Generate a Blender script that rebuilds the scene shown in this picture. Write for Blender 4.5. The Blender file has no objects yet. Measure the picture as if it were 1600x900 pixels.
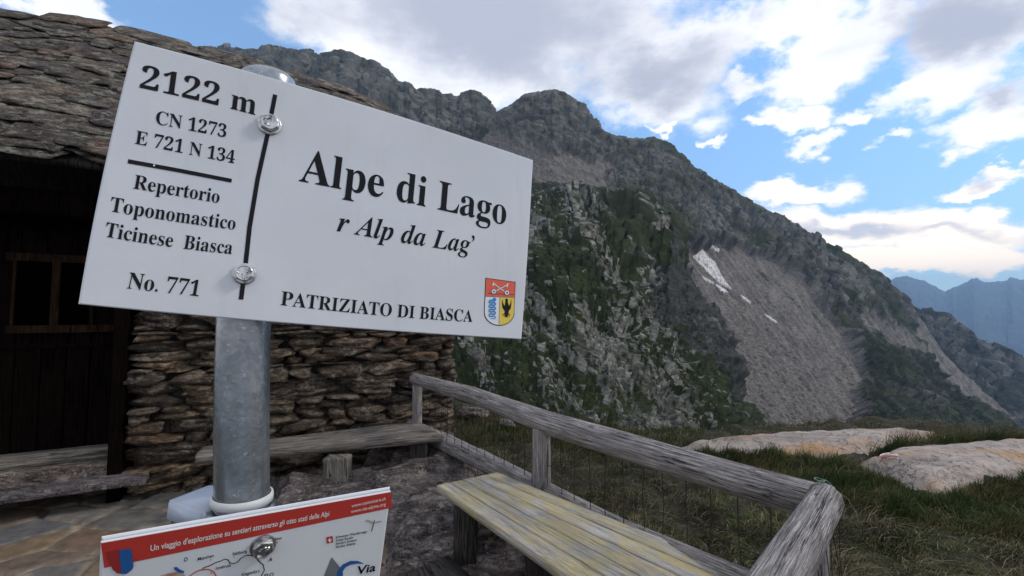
import bpy, bmesh, math, random
import numpy as np
from mathutils import Vector, Matrix
random.seed(7); RS = np.random.RandomState(11)
S = bpy.context.scene; COL = S.collection
# ------------------------------------------------------------------ camera
F = 720.0; CAMZ = 1.6; PITCH = math.atan2(40, F)
cd = bpy.data.cameras.new('camera'); cam = bpy.data.objects.new('camera', cd); COL.objects.link(cam)
cam.location = (0, 0, CAMZ); cam.rotation_euler = (math.pi/2 + PITCH, 0, 0)
cd.sensor_width = 36; cd.lens = F/1600*36; cd.clip_start = 0.02; cd.clip_end = 60000
S.camera = cam
S.view_settings.view_transform = 'Standard'; S.view_settings.look = 'None'
S.view_settings.exposure = 0.0; S.view_settings.gamma = 1
# ------------------------------------------------------------------ pixel helpers (photo is 1600x900)
def ray(px, py):
    x = (np.asarray(px, float)-800)/F; z = -(np.asarray(py, float)-450)/F
    c, s = math.cos(PITCH), math.sin(PITCH)
    return np.stack([x, c - z*s + 0*x, s + z*c + 0*x], -1)
def at(px, py, Y):
    r = ray(px, py); return r*(np.asarray(Y, float)/r[..., 1])[..., None] + np.array([0, 0, CAMZ])
def atz(px, py, z):
    r = ray(px, py); return r*((z-CAMZ)/r[..., 2])[..., None] + np.array([0, 0, CAMZ])
def onplane(px, py, P, N):
    r = ray(px, py); C0 = np.array([0, 0, CAMZ]); N = np.asarray(N)
    return r*(np.dot(np.asarray(P)-C0, N)/(r@N))[..., None] + C0
# ------------------------------------------------------------------ node helpers
def newmat(name):
    m = bpy.data.materials.new(name); m.use_nodes = True
    return m, NB(m.node_tree)
class NB:
    def __init__(s, t): s.t = t
    def n(s, typ, ins=None, **props):
        nd = s.t.nodes.new(typ)
        for k, v in props.items(): setattr(nd, k, v)
        for k, v in (ins or {}).items():
            sock = nd.inputs[k]
            if hasattr(v, 'is_output'): s.t.links.new(v, sock)
            elif v is not None: sock.default_value = v
        return nd
    def math(s, op, a, b=None, c=None, clamp=False):
        i = {0: a}
        if b is not None: i[1] = b
        if c is not None: i[2] = c
        return s.n('ShaderNodeMath', i, operation=op, use_clamp=clamp).outputs[0]
    def noise(s, vec, scale, detail=4, rough=.55, dist=0, col=False):
        nd = s.n('ShaderNodeTexNoise', {'Vector': vec, 'Scale': scale, 'Detail': detail, 'Roughness': rough, 'Distortion': dist})
        return nd.outputs['Color' if col else 'Fac']
    def mapping(s, vec, scale=(1, 1, 1), rot=(0, 0, 0), loc=(0, 0, 0)):
        return s.n('ShaderNodeMapping', {'Vector': vec, 'Scale': scale, 'Rotation': rot, 'Location': loc}).outputs[0]
    def ramp(s, fac, stops, interp='LINEAR'):
        nd = s.n('ShaderNodeValToRGB', {'Fac': fac}); cr = nd.color_ramp; cr.interpolation = interp
        while len(cr.elements) < len(stops): cr.elements.new(.5)
        for e, (p, c) in zip(cr.elements, stops):
            e.position = p; e.color = (c, c, c, 1) if not hasattr(c, '__len__') else (*c, 1)
        return nd.outputs[0]
    def mr(s, v, a, b, c=0., d=1., smooth=False):
        return s.n('ShaderNodeMapRange', {'Value': v, 'From Min': a, 'From Max': b, 'To Min': c, 'To Max': d},
                   interpolation_type='SMOOTHSTEP' if smooth else 'LINEAR').outputs[0]
    def mix(s, f, a, b, mode='MIX'):
        nd = s.n('ShaderNodeMix', data_type='RGBA', blend_type=mode)
        for sock, v in ((nd.inputs[0], f), (nd.inputs[6], a), (nd.inputs[7], b)):
            if hasattr(v, 'is_output'): s.t.links.new(v, sock)
            else: sock.default_value = v if not hasattr(v, '__len__') else (*v[:3], 1)
        return nd.outputs[2]
    def attr(s, name): return s.n('ShaderNodeAttribute', attribute_name=name)
    def finish(s, color, rough=.85, bump=None, strength=.5, dist=.01, metallic=0., spec=.3, coat=0.):
        b = s.t.nodes['Principled BSDF']
        for k, v in (('Base Color', color), ('Roughness', rough), ('Metallic', metallic), ('Specular IOR Level', spec), ('Coat Weight', coat)):
            if hasattr(v, 'is_output'): s.t.links.new(v, b.inputs[k])
            else: b.inputs[k].default_value = v if not hasattr(v, '__len__') else (*v[:3], 1)
        if bump is not None:
            bn = s.n('ShaderNodeBump', {'Height': bump, 'Strength': strength, 'Distance': dist})
            s.t.links.new(bn.outputs[0], b.inputs['Normal'])
    def obj(s): return s.n('ShaderNodeTexCoord').outputs['Object']
    def uv(s): return s.n('ShaderNodeTexCoord').outputs['UV']
# ------------------------------------------------------------------ world: Nishita sky under broken evening cloud
SUN_AZ = math.radians(84); SUN_EL = math.radians(36)      # azimuth from +Y towards +X
wd = bpy.data.worlds.new('World'); S.world = wd; wd.use_nodes = True
W = NB(wd.node_tree); bg = wd.node_tree.nodes['Background']; bg.inputs['Strength'].default_value = .15
sky = W.n('ShaderNodeTexSky', sky_type='NISHITA', sun_disc=False, sun_elevation=SUN_EL, sun_rotation=SUN_AZ, altitude=2100, air_density=1.0, dust_density=.6, ozone_density=1.5)
tc = W.n('ShaderNodeTexCoord').outputs['Generated']
nrm = W.n('ShaderNodeVectorMath', {0: tc}, operation='NORMALIZE').outputs[0]
sx = W.n('ShaderNodeSeparateXYZ', {0: nrm})
az = W.math('ARCTAN2', sx.outputs[0], sx.outputs[1]); el = W.math('ARCSINE', sx.outputs[2])
ae = W.n('ShaderNodeCombineXYZ', {0: az, 1: el, 2: 0.}).outputs[0]
def azel(px, py):
    r = ray(px, py); return math.atan2(r[0], r[1]), math.atan2(r[2], math.hypot(r[0], r[1]))
warp = W.noise(W.mapping(ae, (1, 1.5, 1)), 7, 6, .6, 0, True)
warp = W.n('ShaderNodeVectorMath', {0: warp, 1: (.5, .5, .5)}, operation='SUBTRACT').outputs[0]
warp = W.n('ShaderNodeVectorMath', {0: warp, 'Scale': .17}, operation='SCALE').outputs[0]
aew = W.n('ShaderNodeVectorMath', {0: ae, 1: warp}, operation='ADD').outputs[0]
def blobs(lst, vec):
    acc = None
    for (px, py, rx, ry, rot, w) in lst:
        a, e = azel(px, py); a2 = azel(px+rx, py)[0]; e2 = azel(px, py-ry)[1]
        m = W.n('ShaderNodeMapping', {'Vector': vec, 'Location': (a, e, 0), 'Rotation': (0, 0, math.radians(rot)), 'Scale': (abs(a2-a), abs(e2-e), 1)}, vector_type='TEXTURE').outputs[0]
        l = W.n('ShaderNodeVectorMath', {0: m}, operation='LENGTH').outputs[1]
        v = W.mr(l, 0.25, 1.35, w, 0.)
        acc = v if acc is None else W.math('MAXIMUM', acc, v)
    return acc
cover = blobs([(40, 0, 150, 40, 0, 1), (760, 30, 360, 150, -4, 1.3), (1000, 90, 180, 110, -20, 1.2), (560, 60, 160, 110, -15, .95), (700, 130, 220, 60, 0, 1.),
    (1230, 30, 170, 60, 0, .95), (1290, 100, 115, 62, 10, 1.2), (1380, 40, 90, 60, 0, .9), (1420, 160, 60, 40, 0, .9), (1180, 130, 70, 30, -15, .85), (1140, 40, 90, 55, 0, .9),
    (1520, 30, 170, 85, 0, 1.3), (1480, 130, 100, 60, 0, 1.1), (1560, 170, 90, 60, 0, 1.1), (1510, 210, 80, 30, -5, .9),
    (1030, 184, 34, 9, 18, .85), (1098, 208, 34, 9, -8, .85), (1245, 190, 48, 26, 0, 1.0), (1200, 203, 28, 13, 0, .8), (1272, 226, 44, 18, 8, .9), (1345, 180, 50, 20, 0, .85), (1400, 224, 34, 12, 0, .75),
    (1540, 278, 75, 20, 8, .95), (1590, 250, 50, 16, 0, .9),
    (1240, 300, 100, 24, 8, 1.0), (1330, 350, 150, 44, -8, 1.15), (1480, 365, 170, 42, -5, 1.15), (1400, 405, 260, 30, 0, 1.0), (1560, 400, 160, 30, 0, 1.)], aew)
grey = blobs([(760, 30, 380, 160, -3, 1.15), (1030, 100, 150, 80, -12, 1.1), (500, 30, 160, 80, 0, .8), (1530, 40, 190, 85, 0, 1.3), (1560, 150, 90, 36, 0, 1.0),
    (1330, 354, 150, 17, -8, .95), (1500, 362, 130, 14, -5, .85), (1560, 265, 60, 14, 8, .8), (1180, 20, 60, 30, 0, .5), (1450, 436, 220, 9, 0, .9)], aew)
f1 = W.noise(W.mapping(ae, (1, 1.7, 1)), 9, 9, .58); f2 = W.noise(W.mapping(ae, (1, 2.2, 1), loc=(3, 1, 0)), 3.2, 7, .6)
# open sky outside the framed part: generic broken cloud
outside = W.math('MAXIMUM', W.mr(W.math('ABSOLUTE', az), .95, 1.2, 0., .62), W.mr(el, .6, .85, 0., .62))
dens = W.math('ADD', W.math('MAXIMUM', cover, outside), W.math('MULTIPLY', W.math('SUBTRACT', f1, .5), 1.25))
cov = W.mr(dens, .22, .72, 0., 1., True)
g = W.math('ADD', W.math('MAXIMUM', grey, W.math('MULTIPLY', outside, .9)), W.math('MULTIPLY', W.math('SUBTRACT', f2, .5), 1.9))
gcov = W.mr(g, .0, 1.2, 0., 1., True)
white = W.mix(W.mr(el, .02, .3), (18., 14.4, 10.2), (8.4, 8.5, 8.8))
greyc = W.mix(W.mr(el, .02, .3), (7.6, 7.5, 7.6), (3.7, 3.95, 4.8))
cloud = W.mix(gcov, white, greyc)
blue = W.mix(1., sky.outputs[0], W.mix(W.mr(el, 0., .55), (.85, .98, 1.02), (1.12, 1.70, 2.0)), 'MULTIPLY')
blue = W.mix(.16, blue, (5.2, 6.4, 7.2))
blue = W.mix(W.mr(el, .0, .75), (6.4, 8.3, 9.6), (1.5, 4.2, 9.6)) if False else blue
wd.node_tree.links.new(W.mix(cov, blue, cloud), bg.inputs['Color'])
sl = bpy.data.lights.new('sun', 'SUN'); sl.energy = 1.5; sl.angle = math.radians(11); sl.color = (1, .93, .84)
sun = bpy.data.objects.new('sun', sl); COL.objects.link(sun)
sd = Vector((math.sin(SUN_AZ)*math.cos(SUN_EL), math.cos(SUN_AZ)*math.cos(SUN_EL), math.sin(SUN_EL)))
sun.rotation_euler = sd.to_track_quat('Z', 'Y').to_euler()
# ------------------------------------------------------------------ numpy noise
_perm = np.concatenate([RS.permutation(256)]*3).astype(np.int64)
_grad = RS.normal(size=(256, 3)); _grad /= np.linalg.norm(_grad, axis=1)[:, None]
def gn(P):
    P = np.asarray(P, float); sh = P.shape[:-1]; P = P.reshape(-1, 3)
    i = np.floor(P).astype(np.int64); f = P-i; i &= 255; u = f*f*f*(f*(f*6-15)+10); out = 0
    for dx in (0, 1):
        for dy in (0, 1):
            for dz in (0, 1):
                h = _perm[_perm[_perm[(i[:, 0]+dx) & 255]+((i[:, 1]+dy) & 255)]+((i[:, 2]+dz) & 255)]
                d = (_grad[h]*(f-np.array([dx, dy, dz]))).sum(1)
                w = (u[:, 0] if dx else 1-u[:, 0])*(u[:, 1] if dy else 1-u[:, 1])*(u[:, 2] if dz else 1-u[:, 2])
                out = out+d*w
    return (out*1.6).reshape(sh)
def fbm(P, o=5, gain=.5, lac=2.03):
    P = np.asarray(P, float); a = 1.; r = 0
    for k in range(o): r = r+a*gn(P*(lac**k)+17.3*k); a *= gain
    return r
def ridged(P, o=5, gain=.55, lac=2.07):
    P = np.asarray(P, float); a = 1.; r = 0
    for k in range(o): r = r+a*(1-2*np.abs(gn(P*(lac**k)+9.1*k))); a *= gain
    return r
def sst(x, a, b):
    t = np.clip((np.asarray(x, float)-a)/(b-a), 0, 1); return t*t*(3-2*t)
# ------------------------------------------------------------------ object helpers
def tag(o, label=None, cat=None, group=None, kind=None):
    if label: o['label'] = label
    if cat: o['category'] = cat
    if group: o['group'] = group
    if kind: o['kind'] = kind
    return o
def thing(name, loc, label, cat, group=None):
    o = bpy.data.objects.new(name, None); o.empty_display_size = .1; COL.objects.link(o); o.location = tuple(float(v) for v in loc)
    return tag(o, label, cat, group)
def link(name, me, mat, parent=None, smooth=False):
    o = bpy.data.objects.new(name, me); COL.objects.link(o)
    for m in (mat if isinstance(mat, (list, tuple)) else [mat]): me.materials.append(m)
    if parent is not None:
        o.parent = parent; q = parent; L = Vector((0, 0, 0))
        while q is not None: L += q.location; q = q.parent
        o.location = -L
    if smooth: me.polygons.foreach_set('use_smooth', np.ones(len(me.polygons), bool))
    return o
def mesh(V, Fc, attrs=None, uv=None):
    V = np.asarray(V, float).reshape(-1, 3); me = bpy.data.meshes.new('m')
    if isinstance(Fc, np.ndarray):
        k = Fc.shape[1]; me.vertices.add(len(V)); me.vertices.foreach_set('co', V.ravel())
        me.loops.add(Fc.size); me.loops.foreach_set('vertex_index', Fc.astype(np.int32).ravel())
        me.polygons.add(len(Fc)); me.polygons.foreach_set('loop_start', np.arange(0, Fc.size, k, dtype=np.int32))
        me.update(calc_edges=True); me.validate()
    else:
        me.from_pydata(V.tolist(), [], [list(map(int, f)) for f in Fc]); me.update()
    for k, a in (attrs or {}).items():
        a = np.asarray(a, float)
        if a.ndim == 1 or a.shape[-1] == 1:
            at_ = me.attributes.new(k, 'FLOAT', 'POINT'); at_.data.foreach_set('value', a.ravel())
        else:
            if a.shape[-1] == 3: a = np.concatenate([a, np.ones(a.shape[:-1]+(1,))], -1)
            at_ = me.attributes.new(k, 'FLOAT_COLOR', 'POINT'); at_.data.foreach_set('color', a.ravel())
    if uv is not None:
        l = me.uv_layers.new(name='UVMap'); idx = np.empty(len(me.loops), np.int32); me.loops.foreach_get('vertex_index', idx)
        l.data.foreach_set('uv', np.asarray(uv, float)[idx].ravel())
    return me
def gridfaces(nr, nc, flip=False):
    i = np.arange(nr*nc).reshape(nr, nc); a, b, c, d = i[:-1, :-1], i[:-1, 1:], i[1:, 1:], i[1:, :-1]
    f = np.stack([a, b, c, d] if flip else [a, d, c, b], -1); return f.reshape(-1, 4)
class Acc:            # collects vertices, quads and per-vertex attributes into one mesh
    def __init__(s): s.V = []; s.F = []; s.A = {}; s.U = []; s.n = 0
    def add(s, V, Fq, attrs=None, uv=None):
        V = np.asarray(V, float).reshape(-1, 3); s.V.append(V); s.F.append(np.asarray(Fq)+s.n); s.n += len(V)
        for k, a in (attrs or {}).items():
            a = np.asarray(a, float)
            if a.ndim == 0 or (a.ndim == 1 and len(a) == 3 and len(V) != 3): a = np.broadcast_to(a, (len(V),)+a.shape)
            s.A.setdefault(k, []).append(a)
        if uv is not None: s.U.append(uv)
    def mesh(s):
        return mesh(np.concatenate(s.V), np.concatenate(s.F), {k: np.concatenate(v) for k, v in s.A.items()}, np.concatenate(s.U) if s.U else None)
_boxc = {}
def boxgrid(nx, ny, nz):       # surface of a cube -1..1 with shared vertices
    k = (nx, ny, nz)
    if k in _boxc: return _boxc[k]
    idx = {}; V = []; Q = []
    def vid(a, b, c):
        if (a, b, c) not in idx: idx[(a, b, c)] = len(V); V.append((2*a/nx-1, 2*b/ny-1, 2*c/nz-1))
        return idx[(a, b, c)]
    for a in range(nx):
        for b in range(ny):
            Q.append((vid(a, b, nz), vid(a+1, b, nz), vid(a+1, b+1, nz), vid(a, b+1, nz)))
            Q.append((vid(a, b+1, 0), vid(a+1, b+1, 0), vid(a+1, b, 0), vid(a, b, 0)))
    for a in range(nx):
        for c in range(nz):
            Q.append((vid(a, 0, c), vid(a+1, 0, c), vid(a+1, 0, c+1), vid(a, 0, c+1)))
            Q.append((vid(a, ny, c+1), vid(a+1, ny, c+1), vid(a+1, ny, c), vid(a, ny, c)))
    for b in range(ny):
        for c in range(nz):
            Q.append((vid(0, b, c+1), vid(0, b+1, c+1), vid(0, b+1, c), vid(0, b, c)))
            Q.append((vid(nx, b, c), vid(nx, b+1, c), vid(nx, b+1, c+1), vid(nx, b, c+1)))
    _boxc[k] = (np.array(V), np.array(Q)); return _boxc[k]
def stone(nx, ny, nz, size, power=5, rough=.1, strata=.12, seed=0, irregular=.15, facet=1., wav=.12):
    """a rough split stone: super-ellipsoid box with slanted ends and bedding ledges, size = full (x,y,z)"""
    V, Q = boxgrid(nx, ny, nz); V = V.copy()
    r = (np.abs(V)**power).sum(1)**(1/power); V = V/r[:, None]
    sx_, sy_, sz_ = [s/2 for s in size]
    rr = np.random.RandomState(seed)
    V[:, 0] *= 1+V[:, 2]*rr.uniform(-irregular, irregular); V[:, 2] *= 1+V[:, 0]*rr.uniform(-irregular, irregular)*1.6
    V[:, 1] *= 1+V[:, 2]*rr.uniform(-.15, .15)
    P = V*np.array([sx_, sy_, sz_]); m = min(size)
    ang_ = rr.uniform(0, 2*math.pi, 9); dd = rr.uniform(.80, 1.05, 9)
    for q_ in range(9):                      # split faces: everything beyond a random plane is cut flat
        nv = np.array([math.cos(ang_[q_])*.9, rr.uniform(-1.0, -.35) if q_ < 5 else rr.uniform(-.12, .05), math.sin(ang_[q_])*.55]); nv /= np.linalg.norm(nv)
        Wn = P/np.array([sx_, sy_, sz_]); over = np.maximum(0, Wn@nv-dd[q_]*(1.0 if q_ < 5 else .92)); P = P-(over[:, None]*nv)*np.array([sx_, sy_, sz_])*facet
    o = rr.uniform(0, 90, 3); tilt = rr.uniform(-.12, .12)
    led = fbm(np.stack([P[:, 0]*2.2+o[0], P[:, 1]*2.2+o[1], (P[:, 2]+P[:, 0]*tilt)*38+o[2]], 1), 3)
    n1 = fbm(P/np.array([.16, .16, .09])+o, 4)
    d = V/np.linalg.norm(V, axis=1)[:, None]
    hz = d*np.array([1, 1, .15])
    led = .3*led+.7*np.round(led*2.2)/2.2
    P = P+hz*(led*strata*m)[:, None]+d*(n1*rough*m)[:, None]
    P[:, 2] += fbm(np.stack([P[:, 0]*5+o[1], P[:, 1]*5, 0*P[:, 0]+o[0]], 1), 3)*size[2]*wav
    return P, Q
def tube(pts, rad, ns=24, seg=None, rough=.02, seed=0, capr=.8):
    """log along a polyline (M,3); returns V,F,uv"""
    pts = np.asarray(pts, float); L = np.concatenate([[0], np.cumsum(np.linalg.norm(np.diff(pts, axis=0), axis=1))])
    seg = seg or int(max(8, L[-1]/.02)); s = np.linspace(0, L[-1], seg+1)
    c = np.stack([np.interp(s, L, pts[:, k]) for k in range(3)], 1)
    if len(pts) > 2:
        for _ in range(max(2, seg//14)):
            c[1:-1] = (c[:-2]+c[1:-1]*2+c[2:])/4
    r = np.interp(s, L, np.broadcast_to(rad, (len(pts),)))
    t = np.gradient(c, axis=0); t /= np.linalg.norm(t, axis=1)[:, None]
    up = np.array([0, 0, 1.]) if abs(t[0, 2]) < .8 else np.array([1., 0, 0])
    a = np.cross(t, up); a /= np.linalg.norm(a, axis=1)[:, None]; b = np.cross(a, t)
    th = np.linspace(0, 2*math.pi, ns+1)
    rs = np.random.RandomState(seed); o = rs.uniform(0, 50, 3)
    ct, st = np.cos(th), np.sin(th)
    NP = np.stack([np.broadcast_to(s[:, None]*1.1+o[0], (seg+1, ns+1)), np.broadcast_to(ct*1.5+o[1], (seg+1, ns+1)), np.broadcast_to(st*1.5+o[2], (seg+1, ns+1))], -1)
    NP2 = np.stack([NP[..., 0]*.9, (NP[..., 1]-o[1])*5.5+o[1], (NP[..., 2]-o[2])*5.5+o[2]], -1)
    R = r[:, None]*(1+rough*2.2*fbm(NP, 3)+rough*(-1.4)*sst(np.abs(gn(NP2)), .10, .0))
    V = c[:, None]+R[..., None]*(a[:, None]*ct[None, :, None]+b[:, None]*st[None, :, None])
    uv = np.stack([np.broadcast_to(s[:, None], R.shape), np.broadcast_to(th[None]*np.mean(r), R.shape)], -1).reshape(-1, 2)
    V = V.reshape(-1, 3); Fq = gridfaces(seg+1, ns+1)
    Fq = [list(f) for f in Fq.tolist()]
    V = list(V); uv = list(uv)
    for row, sg in ((0, -1), (seg, 1)):            # slightly domed end grain
        base = row*(ns+1); ring = []
        for k in range(ns):
            p = V[base+k]; V.append(p+(c[row]-p)*.13+t[row]*sg*r[row]*.07); uv.append((s[row]+.5, k*.01)); ring.append(len(V)-1)
        V.append(c[row]+t[row]*sg*r[row]*.09); uv.append((s[row]+.5, .5)); ci = len(V)-1
        for k in range(ns):
            k2 = (k+1) % ns
            q = [base+k, base+k2, ring[k2], ring[k]]; tr = [ring[k], ring[k2], ci]
            if sg < 0: q, tr = q[::-1], tr[::-1]
            Fq.append(q[::-1]); Fq.append(tr[::-1])
    return np.array(V), Fq, np.array(uv)
def plank(A, B, C, thick, ends=0., seed=0, nl=60, nw=6, warp=.004):
    """board: A start, B end, both on one long top edge; C the start of the other long top edge (or (C,D)); thickness downward"""
    A, B = np.asarray(A, float), np.asarray(B, float)
    if isinstance(C, tuple): C, D = np.asarray(C[0], float), np.asarray(C[1], float)
    else: C = np.asarray(C, float); D = C+(B-A)
    V, Q = boxgrid(nl, nw, 2); u = (V[:, 0]+1)/2; w = (V[:, 1]+1)/2; t = (V[:, 2]-1)/2
    P = (A*(1-u)[:, None]+B*u[:, None])*(1-w)[:, None]+(C*(1-u)[:, None]+D*u[:, None])*w[:, None]
    N = np.cross(B-A, C-A); N /= np.linalg.norm(N); N *= np.sign(N[2]) if abs(N[2]) > .2 else 1
    P = P+N*(t*thick)[:, None]
    L = np.linalg.norm(B-A); o = seed*3.7
    edge = np.maximum(sst(np.abs(V[:, 1]), .8, 1), sst(np.abs(V[:, 0]), 1-.02/L, 1))*(V[:, 2] > .9)
    P = P+N*(warp*fbm(np.stack([u*L*2+o, w*2, t], 1), 3)-edge*.0035)[:, None]
    Wd = (C-A)/np.linalg.norm(C-A)
    P = P+Wd*(.0035*gn(np.stack([u*L*5+o, w*0+o, t*0], 1))*np.abs(V[:, 1]))[:, None]
    P = P+((B-A)/L)*((.006*gn(np.stack([w*6+o, u*9, t], 1)))*(np.abs(V[:, 0]) > .99))[:, None]
    uv = np.stack([u*L+o, w*np.linalg.norm(C-A)+t*thick+o*.3], 1)
    return P, Q, uv
# ------------------------------------------------------------------ materials
def rock_mat(name, cols, scale=1., lichen=.0, bump=.8, stretch=(1, 1, 3)):
    m, k = newmat(name); o = k.obj(); mp = k.mapping(o, stretch)
    n = k.noise(mp, 7*scale, 9, .72, .4); n2 = k.noise(o, 26*scale, 7, .72); n3 = k.noise(mp, 17*scale, 8, .7, .6); sp = k.noise(o, 120*scale, 3, .6)
    c = k.ramp(n, [(.38, cols[0]), (.5, cols[1]), (.61, cols[2])])
    c = k.mix(.85, c, k.attr('tint').outputs['Color'], 'MULTIPLY')
    crk = k.mr(k.math('ABSOLUTE', k.math('SUBTRACT', n3, .5)), .0, .022, 1, 0)
    c = k.mix(k.math('MULTIPLY', crk, .85), c, tuple(v*.3 for v in cols[0]))
    c = k.mix(k.mr(n2, .53, .57, 0, .5), c, tuple(v*.6 for v in cols[1]))
    c = k.mix(k.mr(sp, .58, .62, 0, .45), c, cols[2])
    c = k.mix(k.mr(sp, .40, .36, 0, .5), c, cols[0])
    if lichen: c = k.mix(k.mr(k.noise(o, 9, 6, .75), .60-.08*lichen, .63-.08*lichen, 0, .7), c, (.30, .30, .24))
    h = k.math('SUBTRACT', k.math('ADD', k.math('MULTIPLY', n3, .8), k.math('ADD', k.math('MULTIPLY', n2, .6), k.math('MULTIPLY', sp, .15))), k.math('MULTIPLY', crk, .35))
    k.finish(c, .92, h, 1., .022*bump, 0, .2); return m
M = {}
M['wall'] = rock_mat('wall_schist', [(.030, .024, .021), (.13, .103, .08), (.35, .28, .21)], 1.7, .3, 1.)
M['roof'] = rock_mat('roof_slate', [(.030, .027, .025), (.115, .10, .09), (.28, .25, .22)], 1.1, .5, 1.)
M['outcrop'] = rock_mat('outcrop_rock',  [(.035, .03, .029), (.13, .112, .107), (.25, .22, .21)], .6, .15, .35, (1, 1.6, 4))
def wood(name, dark, mid, light, patch=None, rough=.85, gs=1., ck_=1., spec=.2):
    m, k = newmat(name); u = k.uv()
    g1 = k.noise(k.mapping(u, (3, 60*gs, 1)), 1, 9, .7, .3); g2 = k.noise(k.mapping(u, (9, 230*gs, 1)), 1, 5, .7, .1); sp = k.noise(k.mapping(u, (40, 120, 1)), 1, 5, .7)
    ck = k.noise(k.mapping(u, (.8, 18*gs**.5, 1), loc=(5, 2, 0)), 1, 5, .6, .4); bl = k.noise(k.mapping(u, (3, 9, 1)), 1, 6, .65)
    c = k.ramp(k.math('ADD', k.math('MULTIPLY', g1, .55), k.math('MULTIPLY', g2, .45)), [(.38, dark), (.48, mid), (.57, light)])
    c = k.mix(k.mr(bl, .42, .58, 0, .5), c, tuple(v*.5 for v in mid))
    if patch:
        pn = k.noise(k.mapping(u, (3.2, 14, 1), loc=(2, 7, 0)), 1, 9, .75, .6)
        c = k.mix(k.mr(pn, .44, .56, 0, .8), c, patch)
    line = k.mr(k.math('ABSOLUTE', k.math('SUBTRACT', k.noise(k.mapping(u, (1.6, 75*gs, 1), loc=(1, 4, 0)), 1, 3, .5, .2), .5)), .0, .03, 1, 0)
    c = k.mix(k.math('MULTIPLY', line, .55), c, tuple(v*.7 for v in dark))
    c = k.mix(k.mr(sp, .57, .62, 0, .45), c, dark)
    kn = k.n('ShaderNodeTexVoronoi', {'Vector': k.mapping(u, (1.6, 5., 1)), 'Scale': 1.}).outputs['Distance']
    c = k.mix(k.mr(kn, .05, .09, .85, 0), c, tuple(v*.5 for v in dark))
    crack = k.mr(k.math('ABSOLUTE', k.math('SUBTRACT', ck, .5)), .0, .012, 1, 0)
    crack = k.math('MULTIPLY', crack, k.mr(k.noise(k.mapping(u, (1, 5, 1)), 1.3, 2), .42, .5))
    crack = k.math('MULTIPLY', crack, ck_)
    c = k.mix(crack, c, tuple(v*.15 for v in dark))
    h = k.math('SUBTRACT', k.math('ADD', g1, k.math('MULTIPLY', g2, .6)), k.math('ADD', k.math('MULTIPLY', line, .3), k.math('MULTIPLY', crack, 1.3)))
    k.finish(c, rough, h, 1., .006, 0., spec); return m
M['log'] = wood('weathered_log', (.055, .047, .044), (.27, .245, .235), (.56, .52, .50), gs=1.6)
M['bench'] = wood('yellowed_board', (.27, .245, .21), (.50, .47, .43), (.64, .61, .57), (.55, .445, .20), gs=1.6, ck_=.35)
M['grey_board'] = wood('grey_board', (.06, .05, .042), (.20, .175, .15), (.37, .33, .29))
M['dark_board'] = wood('dark_board', (.016, .012, .011), (.045, .038, .034), (.085, .074, .068))
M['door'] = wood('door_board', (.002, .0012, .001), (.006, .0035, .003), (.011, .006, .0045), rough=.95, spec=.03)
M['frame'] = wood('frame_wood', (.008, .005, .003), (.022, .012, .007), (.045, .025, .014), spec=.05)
def plain(name, col, rough=.5, metal=0., spec=.5, coat=0., noise=None, bump=0):
    m, k = newmat(name); c = col
    h = None
    if noise:
        n = k.noise(k.obj(), noise[0], 6, .6); c = k.mix(k.mr(n, .3, .7), tuple(v*noise[1] for v in col), col); h = n
    k.finish(c, rough, h if bump else None, bump or .1, .002, metal, spec, coat); return m
def enamel():
    m, k = newmat('white_enamel'); o = k.obj(); st = k.noise(k.mapping(o, (1, 1, .12)), 60, 5, .6); n = k.noise(o, 9, 5, .6); sp = k.noise(o, 420, 2, .5)
    c = k.mix(k.mr(n, .35, .7), (.655, .67, .70), (.60, .615, .635)); c = k.mix(k.mr(st, .58, .75, 0, .22), c, (.45, .44, .41)); c = k.mix(k.mr(sp, .74, .78, 0, .35), c, (.25, .24, .22))
    k.finish(c, k.mr(n, .3, .7, .07, .16), None, spec=.5); return m
M['enamel'] = enamel()
M['ink'] = plain('black_enamel', (.008, .008, .010), .2, 0, .15)
M['print_white'] = plain('print_white', (.70, .71, .72), .35, noise=(5, .95))
M['red'] = plain('print_red', (.50, .045, .035), .35, noise=(6, .93))
M['deepred'] = plain('print_deep_red', (.30, .03, .028), .35)
M['crestred'] = plain('crest_red', (.72, .10, .045), .3); M['blue'] = plain('print_blue', (.02, .10, .30), .35)
M['crestblue'] = plain('crest_blue', (.03, .22, .50), .3); M['yellow'] = plain('crest_yellow', (.75, .55, .07), .3)
M['crestwhite'] = plain('crest_white', (.75, .75, .78), .3); M['pinktext'] = plain('print_pale', (.75, .70, .66), .4)
M['greyprint'] = plain('print_grey', (.16, .17, .19), .4); M['tan'] = plain('print_tan', (.42, .36, .28), .5)
M['glass'] = plain('dark_window_glass', (.0008, .0008, .0008), .4, 0, .0)
M['plastic'] = plain('pale_plastic', (.52, .57, .66), .4, noise=(14, .85)); M['band'] = plain('white_band', (.62, .62, .60), .5, noise=(20, .85))
M['wire'] = plain('rusty_wire', (.035, .03, .028), .6, .6)
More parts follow.
